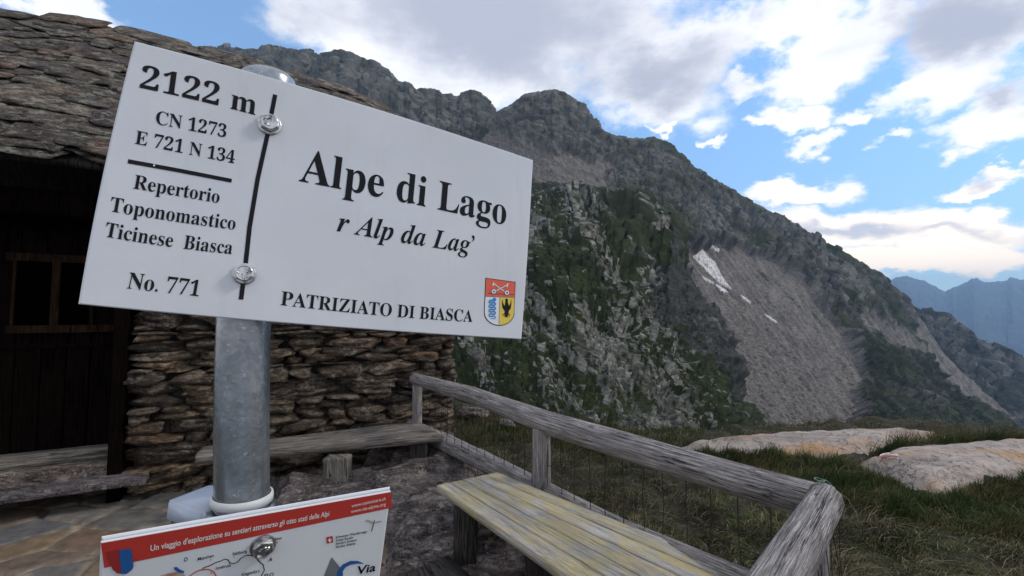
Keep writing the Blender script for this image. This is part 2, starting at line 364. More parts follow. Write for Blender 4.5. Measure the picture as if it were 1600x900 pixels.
def galv():
    m, k = newmat('galvanised_steel'); o = k.obj()
    v = k.n('ShaderNodeTexVoronoi', {'Vector': o, 'Scale': 190.}).outputs['Color']; n = k.noise(o, 22, 8, .7); s = k.noise(k.mapping(o, (1, 1, .3)), 9, 4)
    sp = k.noise(o, 150, 3, .7)
    c = k.ramp(n, [(.3, (.19, .20, .21)), (.55, (.32, .33, .34)), (.75, (.52, .53, .54))])
    c = k.mix(.3, c, k.mix(k.n('ShaderNodeRGBToBW', {0: v}).outputs[0], (.16, .19, .22), (.5, .53, .56)))
    c = k.mix(k.mr(sp, .62, .7, 0, .7), c, (.62, .64, .66))
    k.finish(c, k.mr(s, .3, .7, .18, .34), sp, .12, .002, .78, .5); return m
M['galv'] = galv()
def bolt_mat():
    m, k = newmat('zinc_bolt'); n = k.noise(k.obj(), 160, 4, .6)
    k.finish(k.ramp(n, [(.3, (.25, .25, .26)), (.6, (.6, .59, .58))]), .28, n, .35, .0015, .9, .5); return m
M['bolt'] = bolt_mat()
# ------------------------------------------------------------------ mountains
def mountain_mat(name, rock, veg, scree, scale, vamt=.85, fine=1., vn=2.2):
    m, k = newmat(name); o = k.obj()
    n1 = k.noise(o, scale*1.0, 9, .7); n2 = k.noise(k.mapping(o, (1, 1, 2.2)), scale*4, 6, .75)
    rg = k.n('ShaderNodeTexNoise', {'Vector': k.mapping(o, (1, 1, 1.6), (.5, .6, .3)), 'Scale': scale*3., 'Detail': 8., 'Roughness': .62}, noise_type='RIDGED_MULTIFRACTAL').outputs['Fac']
    c = k.ramp(k.math('ADD', k.math('MULTIPLY', n1, .5), k.math('MULTIPLY', n2, .5)), [(.34, rock[0]), (.5, rock[1]), (.64, rock[2])])
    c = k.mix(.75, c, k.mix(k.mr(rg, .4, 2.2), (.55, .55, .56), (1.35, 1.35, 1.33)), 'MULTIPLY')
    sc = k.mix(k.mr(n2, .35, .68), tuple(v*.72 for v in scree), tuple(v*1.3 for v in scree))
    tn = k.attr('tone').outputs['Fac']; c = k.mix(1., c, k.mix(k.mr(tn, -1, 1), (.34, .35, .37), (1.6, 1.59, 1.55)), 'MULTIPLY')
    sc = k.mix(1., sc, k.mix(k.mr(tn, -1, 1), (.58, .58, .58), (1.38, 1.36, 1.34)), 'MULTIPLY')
    sa = k.attr('scree').outputs['Fac']; va = k.attr('veg').outputs['Fac']
    stn = k.noise(o, scale*14, 4, .7); sc = k.mix(k.mr(stn, .55, .6, 0, .5), sc, tuple(v*1.7 for v in scree)); sc = k.mix(k.mr(stn, .44, .4, 0, .5), sc, tuple(v*.45 for v in scree)); c = k.mix(sa, c, sc)
    vm = k.mr(k.math('ADD', va, k.math('MULTIPLY', k.math('SUBTRACT', k.math('ADD', k.math('MULTIPLY', n2, .6), k.math('MULTIPLY', n1, .4)), .5), vn)), .44, .56)
    vc = k.mix(k.mr(k.noise(o, scale*.4, 5), .35, .65), veg[0], veg[1])
    c = k.mix(k.math('MULTIPLY', vm, vamt), c, vc)
    h = k.math('ADD', k.math('MULTIPLY', n2, 1.), k.math('MULTIPLY', rg, .45))
    k.finish(c, .95, h, .8, 2.2/scale*.1*fine, 0, .1); return m
ROCK = [(.065, .062, .052), (.185, .178, .155), (.33, .32, .28)]
def sheet(name, crest, base, nx, ny, mat, disp, jag, masks, taper=.06, label=None, back=400., aniso=None, seed=0):
    crest = np.array(crest, float); base = np.array(base, float)
    px = np.linspace(crest[0, 0], crest[-1, 0], nx)
    cy = np.interp(px, crest[:, 0], crest[:, 1]); cD = np.interp(px, crest[:, 0], crest[:, 2])
    by = np.interp(px, base[:, 0], base[:, 1]); bD = np.interp(px, base[:, 0], base[:, 2])
    for _ in range(2): cy[1:-1] = (cy[:-2]+2*cy[1:-1]+cy[2:])/4
    z0 = np.zeros(nx)+seed
    cy = cy-jag*(fbm(np.stack([px/34., z0, z0], 1), 5, .62)+.35*np.abs(gn(np.stack([px/9., z0+5, z0], 1))))
    v = np.linspace(0, 1, ny)[:, None]
    PX = np.broadcast_to(px, (ny, nx)); PY = cy+(by-cy)*v
    D = 1/((1/cD)*(1-v)+(1/bD)*v); P = at(PX, PY, D)
    du = np.gradient(P, axis=1); dv = np.gradient(P, axis=0); N = np.cross(du, dv); N /= np.linalg.norm(N, axis=-1)[..., None]
    N *= np.sign(-N[..., 1:2])
    d = disp(P, PX, PY)*sst(v, 0, taper) if taper else disp(P, PX, PY)
    P = P+N*d[..., None]
    rows = [P]; bk = []
    hd = np.stack([P[0, :, 0], P[0, :, 1], 0*px], -1); hd /= np.linalg.norm(hd, axis=1)[:, None]
    for j in range(5, 0, -1):
        s = back*(j/5)**1.5; q = P[0]+hd*s; q[:, 2] -= .75*s; bk.append(q+fbm(q/60.)[:, None]*np.array([0, 0, back*.03]))
    P = np.concatenate([np.array(bk), P], 0); m = masks(PX, PY, P[5:])
    at_ = {k: np.concatenate([np.repeat(a[:1], 5, 0), a], 0).ravel() for k, a in m.items()}
    o = link(name, mesh(P, gridfaces(ny+5, nx), at_), mat, None, True); tag(o, kind='structure', label=label)
    return o, P[5:], PX, PY
def lines(PX, PY, ang, sx_, sy_, seed=0, o=5):     # noise drawn out along a fall line
    c, s = math.cos(math.radians(ang)), math.sin(math.radians(ang)); a = PX*c+PY*s; b = -PX*s+PY*c
    return fbm(np.stack([a/sx_, b/sy_, 0*a+seed], -1), o, .6)
def poly_mask(PX, PY, poly, soft=8.):               # signed soft inside test
    poly = np.array(poly, float); ins = np.zeros(PX.shape, bool); d = np.full(PX.shape, 1e9)
    for (x0, y0), (x1, y1) in zip(poly, np.roll(poly, -1, 0)):
        with np.errstate(divide='ignore', invalid='ignore'):
            ins ^= ((y0 > PY) != (y1 > PY)) & (PX < (x1-x0)*(PY-y0)/(y1-y0+1e-12)+x0)
        t = np.clip(((PX-x0)*(x1-x0)+(PY-y0)*(y1-y0))/((x1-x0)**2+(y1-y0)**2), 0, 1)
        d = np.minimum(d, np.hypot(PX-x0-t*(x1-x0), PY-y0-t*(y1-y0)))
    sd_ = np.where(ins, d, -d); return sst(sd_, -soft, soft)
# --- far blue range
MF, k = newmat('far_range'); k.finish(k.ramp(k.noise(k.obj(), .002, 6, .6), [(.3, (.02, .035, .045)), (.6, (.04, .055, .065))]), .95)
far_c = [(1150, 470, 9500), (1300, 452, 9500), (1365, 442, 9500), (1392, 438, 9500), (1410, 433, 9500), (1423, 431, 9500), (1436, 438, 9500), (1452, 444, 9500), (1475, 454, 9500), (1497, 448, 9500), (1512, 441, 9500), (1528, 436, 9500), (1545, 440, 9500), (1575, 438, 9500), (1600, 437, 9500), (1700, 430, 9500), (1900, 450, 9500)]
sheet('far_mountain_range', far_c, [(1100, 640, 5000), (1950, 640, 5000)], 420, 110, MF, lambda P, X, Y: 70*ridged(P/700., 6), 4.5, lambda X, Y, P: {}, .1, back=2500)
# --- left rear ridge
M['ridge'] = mountain_mat('ridge_rock', ROCK, [(.04, .045, .016), (.07, .072, .032)], (.19, .175, .155), .045)
rc = [(240, 120, 1500), (300, 84, 1480), (330, 72, 1450), (380, 79, 1430), (430, 80, 1400), (455, 78, 1390), (470, 84, 1390), (500, 84, 1380), (520, 88, 1370), (550, 85, 1360), (572, 100, 1350), (600, 113, 1330), (608, 124, 1325), (640, 143, 1310), (655, 152, 1300), (680, 147, 1290), (705, 153, 1280), (730, 155, 1270), (750, 153, 1260), (761, 160, 1255), (764, 178, 1250), (800, 195, 1240), (900, 240, 1200)]
def dispR(P, X, Y): return 20*ridged(P/np.array([120., 120., 160.]), 7)+5*ridged(P/28., 4)
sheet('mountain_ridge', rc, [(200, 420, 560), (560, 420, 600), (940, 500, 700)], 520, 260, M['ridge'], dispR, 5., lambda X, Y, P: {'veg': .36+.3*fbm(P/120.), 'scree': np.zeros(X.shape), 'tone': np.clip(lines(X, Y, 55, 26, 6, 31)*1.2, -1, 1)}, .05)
# --- main peak and its long right shoulder
M['main'] = mountain_mat('peak_rock', ROCK, [(.030, .040, .010), (.060, .068, .022)], (.185, .168, .15), .05, .85)
mc = [(690, 250, 1150), (740, 205, 1120), (770, 178, 1100), (790, 168, 1100), (815, 150, 1090), (840, 142, 1080), (868, 141, 1080), (890, 148, 1080), (905, 160, 1080), (925, 185, 1080), (945, 205, 1080), (960, 212, 1085), (990, 216, 1090), (1020, 213, 1100), (1040, 222, 1110), (1060, 240, 1120), (1090, 265, 1130), (1120, 283, 1140), (1151, 300, 1150), (1180, 317, 1160), (1209, 333, 1170), (1245, 356, 1180), (1284, 384, 1190), (1310, 388, 1200), (1338, 418, 1205), (1362, 432, 1210), (1375, 440, 1210), (1387, 455, 1210), (1400, 466, 1200), (1418, 482, 1190), (1438, 500, 1180), (1470, 545, 1120), (1500, 580, 1080), (1540, 615, 1000), (1570, 648, 960), (1590, 680, 930), (1640, 730, 900), (1700, 790, 880)]
mb_ = [(690, 760, 330), (1000, 760, 360), (1300, 760, 420), (1590, 760, 600), (1700, 820, 700)]
SCREE = [(1062, 395), (1110, 382), (1150, 388), (1200, 408), (1262, 455), (1300, 500), (1325, 540), (1345, 590), (1338, 640), (1310, 700), (1290, 770), (1120, 770), (1040, 600)]
CLIFF = [(1180, 400), (1260, 380), (1330, 420), (1400, 470), (1410, 485), (1370, 480), (1330, 450), (1300, 462), (1295, 478), (1260, 455)]
def scree_m(X, Y):
    w = 13*lines(X, Y, 50, 50, 12, 3)
    s = poly_mask(X+w, Y+w, SCREE, 3)
    s = np.maximum(s, poly_mask(X+w, Y+w, [(760, 195), (840, 235), (960, 262), (930, 320), (830, 300), (740, 240)], 10)*.8)
    s = np.maximum(s, poly_mask(X+w*.6, Y+w*.6, [(1425, 495), (1460, 515), (1500, 560), (1560, 625), (1575, 665), (1500, 630), (1440, 560)], 9)*.8)
    st = sst(lines(X, Y, 46, 200, 10, 8), .0, .22)*sst(X, 1290, 1340)*sst(Y, 470, 510)
    st2 = poly_mask(X+w, Y+w, [(1330, 480), (1420, 530), (1450, 565), (1400, 560), (1360, 530), (1310, 500)], 12)
    return np.maximum(s, np.maximum(st*.7, st2*.75))
def maskM(X, Y, P):
    s = scree_m(X, Y)
    v = .40+.34*fbm(P/110.)-.22*sst(Y, 260, 180)
    g = poly_mask(X+12*lines(X, Y, 46, 80, 14, 5), Y, [(1300, 470), (1360, 470), (1420, 515), (1500, 600), (1590, 700), (1560, 780), (1300, 780), (1320, 690), (1345, 620), (1300, 520)], 12)
    v = v+g*(.48+.8*lines(X, Y, 46, 160, 9, 7, 4))
    v = v+poly_mask(X, Y, [(950, 300), (1060, 330), (1080, 400), (960, 420), (800, 420), (800, 300)], 25)*.2
    v = v*(1-s)+s*(-.22+.75*lines(X, Y, 48, 150, 12, 2))
    v = v+.5*poly_mask(X+w_(X, Y), Y, [(1140, 395), (1200, 430), (1270, 480), (1300, 530), (1240, 480), (1170, 430)], 8)
    return {'veg': v, 'scree': s, 'tone': toneM(X, Y)}
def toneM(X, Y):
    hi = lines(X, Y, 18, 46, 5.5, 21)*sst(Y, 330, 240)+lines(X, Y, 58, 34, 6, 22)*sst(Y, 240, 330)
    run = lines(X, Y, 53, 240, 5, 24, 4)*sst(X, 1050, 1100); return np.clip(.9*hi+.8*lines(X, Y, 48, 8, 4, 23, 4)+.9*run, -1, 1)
def w_(X, Y): return 8*lines(X, Y, 48, 60, 10, 12)
def dispM(P, X, Y):
    s = scree_m(X, Y)
    d = 15*ridged(P/np.array([120., 120., 170.]), 7)+4*ridged(P/24., 4)
    fall = 7*lines(X, Y, 47, 140, 11, 4)+6*(lines(X, Y, 18, 50, 7, 21)*sst(Y, 330, 240)+lines(X, Y, 60, 40, 8, 22)*sst(Y, 240, 330))*(1-s)
    cl = 12*poly_mask(X, Y, CLIFF, 14)
    d = d*(1-.93*s)+fall*(.35+.4*(1-s))+2.0*s*fbm(P/5., 3)+cl
    return d
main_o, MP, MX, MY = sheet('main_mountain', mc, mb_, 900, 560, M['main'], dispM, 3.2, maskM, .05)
# --- wooded dark spur on the right, behind the shoulder
M['spur2'] = mountain_mat('dark_spur', ROCK, [(.012, .02, .010), (.022, .032, .016)], (.16, .155, .15), .05)
sc_ = [(1380, 480, 1500), (1418, 486, 1500), (1440, 487, 1500), (1467, 492, 1490), (1480, 500, 1480), (1502, 516, 1470), (1515, 530, 1460), (1533, 540, 1450), (1550, 543, 1440), (1573, 553, 1430), (1600, 566, 1420), (1650, 600, 1400), (1720, 640, 1380), (1800, 700, 1350)]
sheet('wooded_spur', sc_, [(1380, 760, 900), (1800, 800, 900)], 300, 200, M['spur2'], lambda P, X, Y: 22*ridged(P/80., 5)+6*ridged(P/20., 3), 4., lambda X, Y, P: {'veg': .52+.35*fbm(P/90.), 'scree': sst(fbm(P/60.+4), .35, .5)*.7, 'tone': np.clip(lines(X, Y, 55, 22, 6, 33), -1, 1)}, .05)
# --- near rocky spur, grass between pale boulders
M['spur'] = mountain_mat('near_spur', [(.05, .05, .042), (.19, .185, .16), (.44, .43, .38)], [(.011, .018, .005), (.032, .041, .012)], (.26, .25, .23), .16, .95, fine=.7, vn=.9)
cc = [(560, 350, 480), (700, 325, 470), (830, 300, 460), (900, 288, 450), (960, 292, 440), (1000, 312, 425), (1022, 335, 415), (1042, 355, 405), (1062, 392, 390), (1080, 430, 380), (1098, 465, 370), (1110, 505, 355), (1118, 545, 340), (1128, 580, 320), (1150, 632, 290), (1172, 672, 260), (1200, 740, 230)]
cb = [(560, 760, 70), (900, 760, 80), (1200, 770, 110)]
def maskC(X, Y, P):
    ln = lines(X, Y, 52, 120, 22, 1)
    v = .50+.34*fbm(P/32.)+.42*ln
    v = v+.4*poly_mask(X, Y, [(700, 520), (830, 560), (900, 700), (700, 720), (600, 560)], 40)*0+.28*sst(Y, 640, 690)
    v = v-.5*poly_mask(X+20*ln, Y, [(1000, 470), (1040, 400), (1075, 430), (1120, 540), (1150, 640), (1060, 560)], 14)
    v = v-.42*poly_mask(X+20*ln, Y, [(900, 530), (980, 540), (1050, 620), (1080, 680), (960, 690), (900, 600)], 25)
    v = v+.35*poly_mask(X+15*ln, Y, [(960, 500), (1050, 560), (1170, 680), (1130, 700), (1050, 610), (980, 540)], 10)
    s = sst(lines(X, Y, 52, 60, 16, 6), .1, .5)*poly_mask(X, Y, [(850, 300), (960, 330), (900, 420), (850, 420)], 30)*.6
    rk = rockC(X, Y); v = .72+.55*(v-.5)-.66*rk
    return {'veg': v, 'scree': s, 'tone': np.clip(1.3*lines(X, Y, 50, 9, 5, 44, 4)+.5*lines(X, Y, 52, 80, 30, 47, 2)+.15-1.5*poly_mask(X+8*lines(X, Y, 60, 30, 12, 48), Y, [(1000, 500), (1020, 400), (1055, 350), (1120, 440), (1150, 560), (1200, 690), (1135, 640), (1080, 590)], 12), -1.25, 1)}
def rockC(X, Y):
    b = .75*lines(X, Y, 53, 11, 5.5, 41, 4)+.95*lines(X, Y, 52, 120, 30, 42, 4)+.30*poly_mask(X, Y, [(1000, 470), (1045, 380), (1090, 440), (1130, 570), (1150, 640), (1060, 560)], 14); lo = sst(Y, 380, 560); b = b-.10*sst(Y, 540, 640)
    return (sst(b, .16-.06*lo, .34-.06*lo))
def dispC(P, X, Y):
    sc_d = P[..., 1]/280.; a1 = fbm(np.stack([X/70., Y/70., 0*X+61], -1), 3)
    return sc_d*(7*ridged(np.stack([X/95.+.3*a1, Y/95., 0*X+60], -1), 5, .5)+5*lines(X, Y, 56, 150, 34, 9)+1.5*ridged(np.stack([X/16., Y/16., 0*X+62], -1), 3)+(.5+.8*lines(X, Y, 50, 9, 6, 45, 3))*rockC(X, Y))
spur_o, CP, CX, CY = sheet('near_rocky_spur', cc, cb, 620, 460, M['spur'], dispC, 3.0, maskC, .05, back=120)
# --- far lower ground all round
MG, k = newmat('valley_grass'); k.finish(k.ramp(k.noise(k.obj(), .02, 8, .6), [(.35, (.02, .03, .012)), (.6, (.06, .065, .03))]), .95)
rr = np.concatenate([[9], np.geomspace(12, 10500, 60)]); ta = np.linspace(0, 2*math.pi, 97)
R_, T_ = np.meshgrid(rr, ta, indexing='ij'); Zv = np.maximum(-5-.36*(R_-9), -900); X_, Y_ = R_*np.sin(T_), R_*np.cos(T_)
Zv = Zv+.02*R_*fbm(np.stack([X_/200, Y_/200, 0*X_], -1), 4)*sst(R_, 30, 300)*(R_ < 3000)
tag(link('valley_terrain', mesh(np.stack([X_, Y_, Zv], -1), gridfaces(*R_.shape)), MG, None, True), kind='structure')
# --- snow patches lying on the scree
def snow(poly, label, up=1.6):
    poly = np.array(poly, float); x0, y0 = poly.min(0)-1; x1, y1 = poly.max(0)+1
    sel = (MX[0] > x0-6) & (MX[0] < x1+6); cols = np.where(sel)[0]
    n = max(14, int((x1-x0)*1.2)); m_ = max(14, int((y1-y0)*1.2))
    gx = np.linspace(x0, x1, n); gy = np.linspace(y0, y1, m_); GX, GY = np.meshgrid(gx, gy)
    jig = 1.6*fbm(np.stack([GX/7, GY/7, 0*GX], -1), 3)
    ins = poly_mask(GX+jig, GY+jig, poly, .01) > .5
    P = np.zeros(GX.shape+(3,))
    for j in range(n):                              # nearest point of the slope below each sample
        c0 = np.argmin(np.abs(MX[0]-gx[j])); pr = MP[:, c0]
        rel = pr-np.array([0, 0, CAMZ]); c, s = math.cos(PITCH), math.sin(PITCH)
        yy = rel[:, 1]*c+rel[:, 2]*s; zz = -rel[:, 1]*s+rel[:, 2]*c; ppy = 450-F*zz/yy
        for i in range(m_):
            r0 = np.argmin(np.abs(ppy-gy[i])); Dn = np.interp(gy[i], np.sort(ppy), pr[np.argsort(ppy), 1])
            P[i, j] = at(gx[j], gy[i], Dn*(1-.004))
    P[..., 2] += up*.4
    Q = [q for q in gridfaces(m_, n) if all(ins.ravel()[v] for v in q)]
    if not Q: return
    Q = np.array(Q); used, inv = np.unique(Q, return_inverse=True); V = P.reshape(-1, 3)[used]; Q = inv.reshape(-1, 4)
    # thickness: skirt downwards
    nb = len(V); V2 = np.concatenate([V, V-np.array([0, 0, up*2.5])]); ed = {}
    for q in Q.tolist():
        for a, b in zip(q, q[1:]+q[:1]): ed[(a, b)] = 1
    sk = [[b, a, a+nb, b+nb] for (a, b) in ed if (b, a) not in ed]
    o = link('snow_patch', mesh(V2, np.array(Q.tolist()+sk)), M['snow'], None, True); tag(o, label, 'snow patch', 'snow patches on the scree')
m, k = newmat('old_snow'); k.finish(k.ramp(k.noise(k.obj(), .12, 6, .6), [(.4, (.36, .33, .31)), (.55, (.60, .57, .56))]), .6); M['snow'] = m
snow([(1081, 402), (1098, 388), (1106, 400), (1118, 410), (1128, 430), (1144, 452), (1138, 452), (1118, 438), (1100, 420)], 'largest pale snow patch in the gully high on the scree')
snow([(1107, 382), (1114, 381), (1126, 390), (1120, 393), (1110, 388)], 'small snow patch just above the largest one')
snow([(1114, 443), (1124, 446), (1136, 454), (1140, 459), (1126, 455)], 'small snow patch touching the foot of the largest one')
snow([(1095, 431), (1104, 434), (1118, 443), (1112, 443), (1100, 437)], 'thin sliver of snow left below the largest patch')
snow([(1155, 459), (1163, 463), (1175, 473), (1170, 474), (1158, 465)], 'thin snow streak right of the largest patch')
snow([(1193, 490), (1202, 493), (1217, 505), (1212, 505), (1198, 496)], 'lowest thin snow streak in the middle of the scree')
snow([(1058, 396), (1063, 398), (1068, 405), (1063, 404)], 'tiny snow patch at the edge of the near spur')
# ------------------------------------------------------------------ near ground
eX = np.array([-400, 600, 720, 850, 1000, 1100, 1200, 1400, 1600, 1900, 3000.]); eY = np.array([13, 13, 8.4, 7.2, 6.4, 6.5, 6.9, 7.2, 6.6, 7, 9.])
def ground_z(x, y):
    px = 800+F*x/np.maximum(y, .3); ed = np.interp(px, eX, eY)
    right = sst(x*.80+y*.60*0+ (y-4.95)*.0, -9, -8)  # always 1
    lump = .05*fbm(np.stack([x*1.7, y*1.7, 0*x], -1), 5)+.11*np.abs(gn(np.stack([x*3.0, y*3.0, 0*x+3], -1)))-.04
    inside = patio(x, y)
    z = lump*(1-inside)-.035*inside
    z = z-np.where(y > ed, (y-ed)*.55+(y-ed)**2*.03, 0)*1.0
    return z
RA = atz(645, 640, .35)[:2]; RA = np.array([-1.03, 4.95]); RB = np.array([1.22, 1.80])
RD = (RB-RA)/np.linalg.norm(RB-RA); RN = np.array([-RD[1], RD[0]])      # RN points away from the patio
if RN[0] < 0: RN = -RN
def patio(x, y):
    d = (x-RA[0])*RN[0]+(y-RA[1])*RN[1]; return 1-sst(d, -.12, .05)
gx = np.arange(-9, 15, .05); gy = np.arange(-3, 14, .05); GX, GY = np.meshgrid(gx, gy); GZ = ground_z(GX, GY)
m, k = newmat('soil_turf'); o = k.obj()
c = k.ramp(k.noise(o, 3, 9, .7), [(.35, (.012, .014, .006)), (.5, (.035, .03, .016)), (.65, (.07, .058, .034))])
k.finish(c, .95, k.noise(o, 30, 6, .7), 1., .03); MT = m
tag(link('ground', mesh(np.stack([GX, GY, GZ], -1), gridfaces(*GX.shape, flip=True)), MT, None, True), kind='structure')
# ------------------------------------------------------------------ patio paving
WD = np.array([.875, .485, 0]); WD /= np.linalg.norm(WD); WNn = np.array([-WD[1], WD[0], 0]); WP = np.array([-2.3, 4.5, 0])
def wp(t, off, z): return WP+WD*t+WNn*off+np.array([0, 0, 1.])*z       # off>0 goes into the hut
def tz(px, py, off=0.):
    p = onplane(px, py, WP+WNn*off, WNn)-WP-WNn*off; return float(p@WD), float(p[2])
def paving():
    gx = np.arange(-5.2, 1.3, .014); gy = np.arange(.6, 5.6, .014); X, Y = np.meshgrid(gx, gy)
    w1 = .10*fbm(np.stack([X*1.5, Y*1.5, 0*X], -1), 3); w2 = .10*fbm(np.stack([X*1.5+9, Y*1.5, 0*X], -1), 3)
    rs = np.random.RandomState(5); pts = []
    for i in range(4000):
        p = np.array([rs.uniform(-5.6, 1.6), rs.uniform(.3, 6)])
        if all(np.hypot(*((p-q)*np.array([.8, 1.1]))) > (.30 if (i % 7) else .15) for q in pts): pts.append(p)
        if len(pts) > 260: break
    pts = np.array(pts); d1 = np.full(X.shape, 9.); d2 = np.full(X.shape, 9.); ID = np.zeros(X.shape, int)
    for j, q in enumerate(pts):
        d = np.hypot((X+w1-q[0])*.8, (Y+w2-q[1])*1.1); nw = d < d1
        d2 = np.where(nw, d1, np.minimum(d2, d)); ID = np.where(nw, j, ID); d1 = np.where(nw, d, d1)
    e = d2-d1; cell = rs.uniform(0, 1, len(pts))[ID]; tl = rs.normal(size=(len(pts), 2))[ID]
    q = pts[ID]
    Z = sst(e, .015, .06)*.022+.006*cell+.012*(tl[..., 0]*(X-q[..., 0])+tl[..., 1]*(Y-q[..., 1]))+.006*fbm(np.stack([X*7, Y*7, 0*X], -1), 4)
    pal = 1.5*np.array([(.085, .085, .09), (.07, .072, .075), (.12, .11, .10), (.12, .082, .058), (.105, .078, .06), (.09, .085, .08), (.13, .095, .06)])
    col = pal[(rs.uniform(0, 7, len(pts))).astype(int)][ID]
    mort = 1-sst(e, .02, .05); col = col*(1-mort[..., None])+np.array([.30, .25, .19])*mort[..., None]*(.8+.5*fbm(np.stack([X*9, Y*9, 0*X], -1), 3))[..., None]
    inside = patio(X, Y) > .5
    Fq = gridfaces(*X.shape, flip=True); keep = inside.ravel()[Fq].all(1)
    m, k = newmat('flagstone'); o = k.obj(); n = k.noise(o, 9, 9, .7)
    c = k.mix(1., k.attr('tint').outputs['Color'], k.mix(k.mr(n, .3, .7), (.55, .55, .55), (1.45, 1.4, 1.3)), 'MULTIPLY')
    k.finish(c, .75, k.noise(o, 40, 7, .7), .8, .012, 0, .4)
    tag(link('paving', mesh(np.stack([X, Y, Z], -1), Fq[keep], {'tint': np.clip(col, .01, 1)}), m, None, True), kind='structure')
paving()
# ------------------------------------------------------------------ the stone hut
hut = thing('stone_hut', wp(0, 0, 0), 'low dry stone hut with a thick slab roof and a dark recessed door', 'stone hut')
tJ = tz(196, 600)[0]; tC = tz(713, 600)[0]; ZE = 2.62
TONES = np.array([(1.25, 1.1, .9), (1., .95, .9), (.8, .78, .8), (1.35, 1.25, 1.1), (.75, .68, .62), (1.2, .88, .68), (.6, .58, .6), (1.05, .98, .85)])
def stone_wall(acc, t0, t1, zt, place, seed, res=.016):
    rs = np.random.RandomState(seed); z = -.05; j = 0
    while z < zt:
        h = rs.choice([.030, .05, .075, .11, .15, .20], p=[.18, .17, .18, .2, .16, .11]); t = t0
        while t < t1-.03:
            w = min(rs.uniform(.08, .42)+h*rs.uniform(.4, 2.2), t1-t)
            if t1-(t+w) < .10: w = t1-t
            zz = z+.03*float(gn(np.array([[t*1.3, z*1.1, seed*1.]]))[0]); n_sub = 1 if h < .12 or rs.rand() < .5 else 2
            for q in range(n_sub):
                hh = h/n_sub; dep = .30; low = z > 1.95
                P, Q = stone(max(6, int(w/res)), 5, max(4, int(hh/(res*.8))), (w*1.08, dep, hh*1.30), 16, .08, .17, seed*1000+j, .16, wav=.06) if not low else stone(8, 3, 4, (w*.985, dep, hh*1.02), 6, .1, .14, seed*1000+j)
                rot = rs.uniform(-.07, .07); P = np.stack([P[:, 0]*math.cos(rot)-P[:, 2]*math.sin(rot), P[:, 1], P[:, 0]*math.sin(rot)+P[:, 2]*math.cos(rot)], 1)
                off = rs.uniform(-.06, .05)+dep/2
                L = np.stack([P[:, 0]+t+w/2, P[:, 1]+off, P[:, 2]+zz+hh*(q+.5)], 1)
                col = TONES[rs.randint(len(TONES)) if rs.rand() < .75 else 1]*rs.uniform(.55, 1.35)
                acc.add(place(L), Q, {'tint': col}); j += 1
            t += w+rs.uniform(.0, .006)
        z += h*rs.uniform(.97, 1.01)
a = Acc(); stone_wall(a, tJ, tC, ZE, lambda L: WP+WD*L[:, :1]+WNn*L[:, 1:2]+np.array([0, 0, 1.])*L[:, 2:3], 3)
link('wall', a.mesh(), M['wall'], hut, False); CORN = wp(tC, 0, 0); a = Acc()
stone_wall(a, .30, 4.2, 1.9, lambda L: CORN+WNn*L[:, :1]-WD*L[:, 1:2]+np.array([0, 0, 1.])*L[:, 2:3], 5, .04)
link('side_wall', a.mesh(), M['wall'], hut, False); a = Acc()
stone_wall(a, -4.0, -3.05, ZE, lambda L: WP+WD*L[:, :1]+WNn*L[:, 1:2]+np.array([0, 0, 1.])*L[:, 2:3], 9, .04)
link('side_wall', a.mesh(), M['wall'], hut, False)
def wbox(acc, t0, t1, o0, o1, z0, z1, uvs=True, seed=0, n=(12, 2, 12)):
    V, Q = boxgrid(*n); P = (V+1)/2*np.array([t1-t0, o1-o0, z1-z0])+np.array([t0, o0, z0])
    uv = np.stack([P[:, 2]+seed, P[:, 0]+P[:, 1]], 1)
    acc.add(WP+WD*P[:, :1]+WNn*P[:, 1:2]+np.array([0, 0, 1.])*P[:, 2:3], Q, {'tint': (.4, .4, .4)}, uv)
a = Acc(); wbox(a, tJ+.05, tC-.14, .17, 4.2, -.1, ZE-.02); wbox(a, -4.0, tJ+.05, .62, 4.2, -.1, ZE-.02)
link('wall_core', a.mesh(), M['dark_board'], hut)
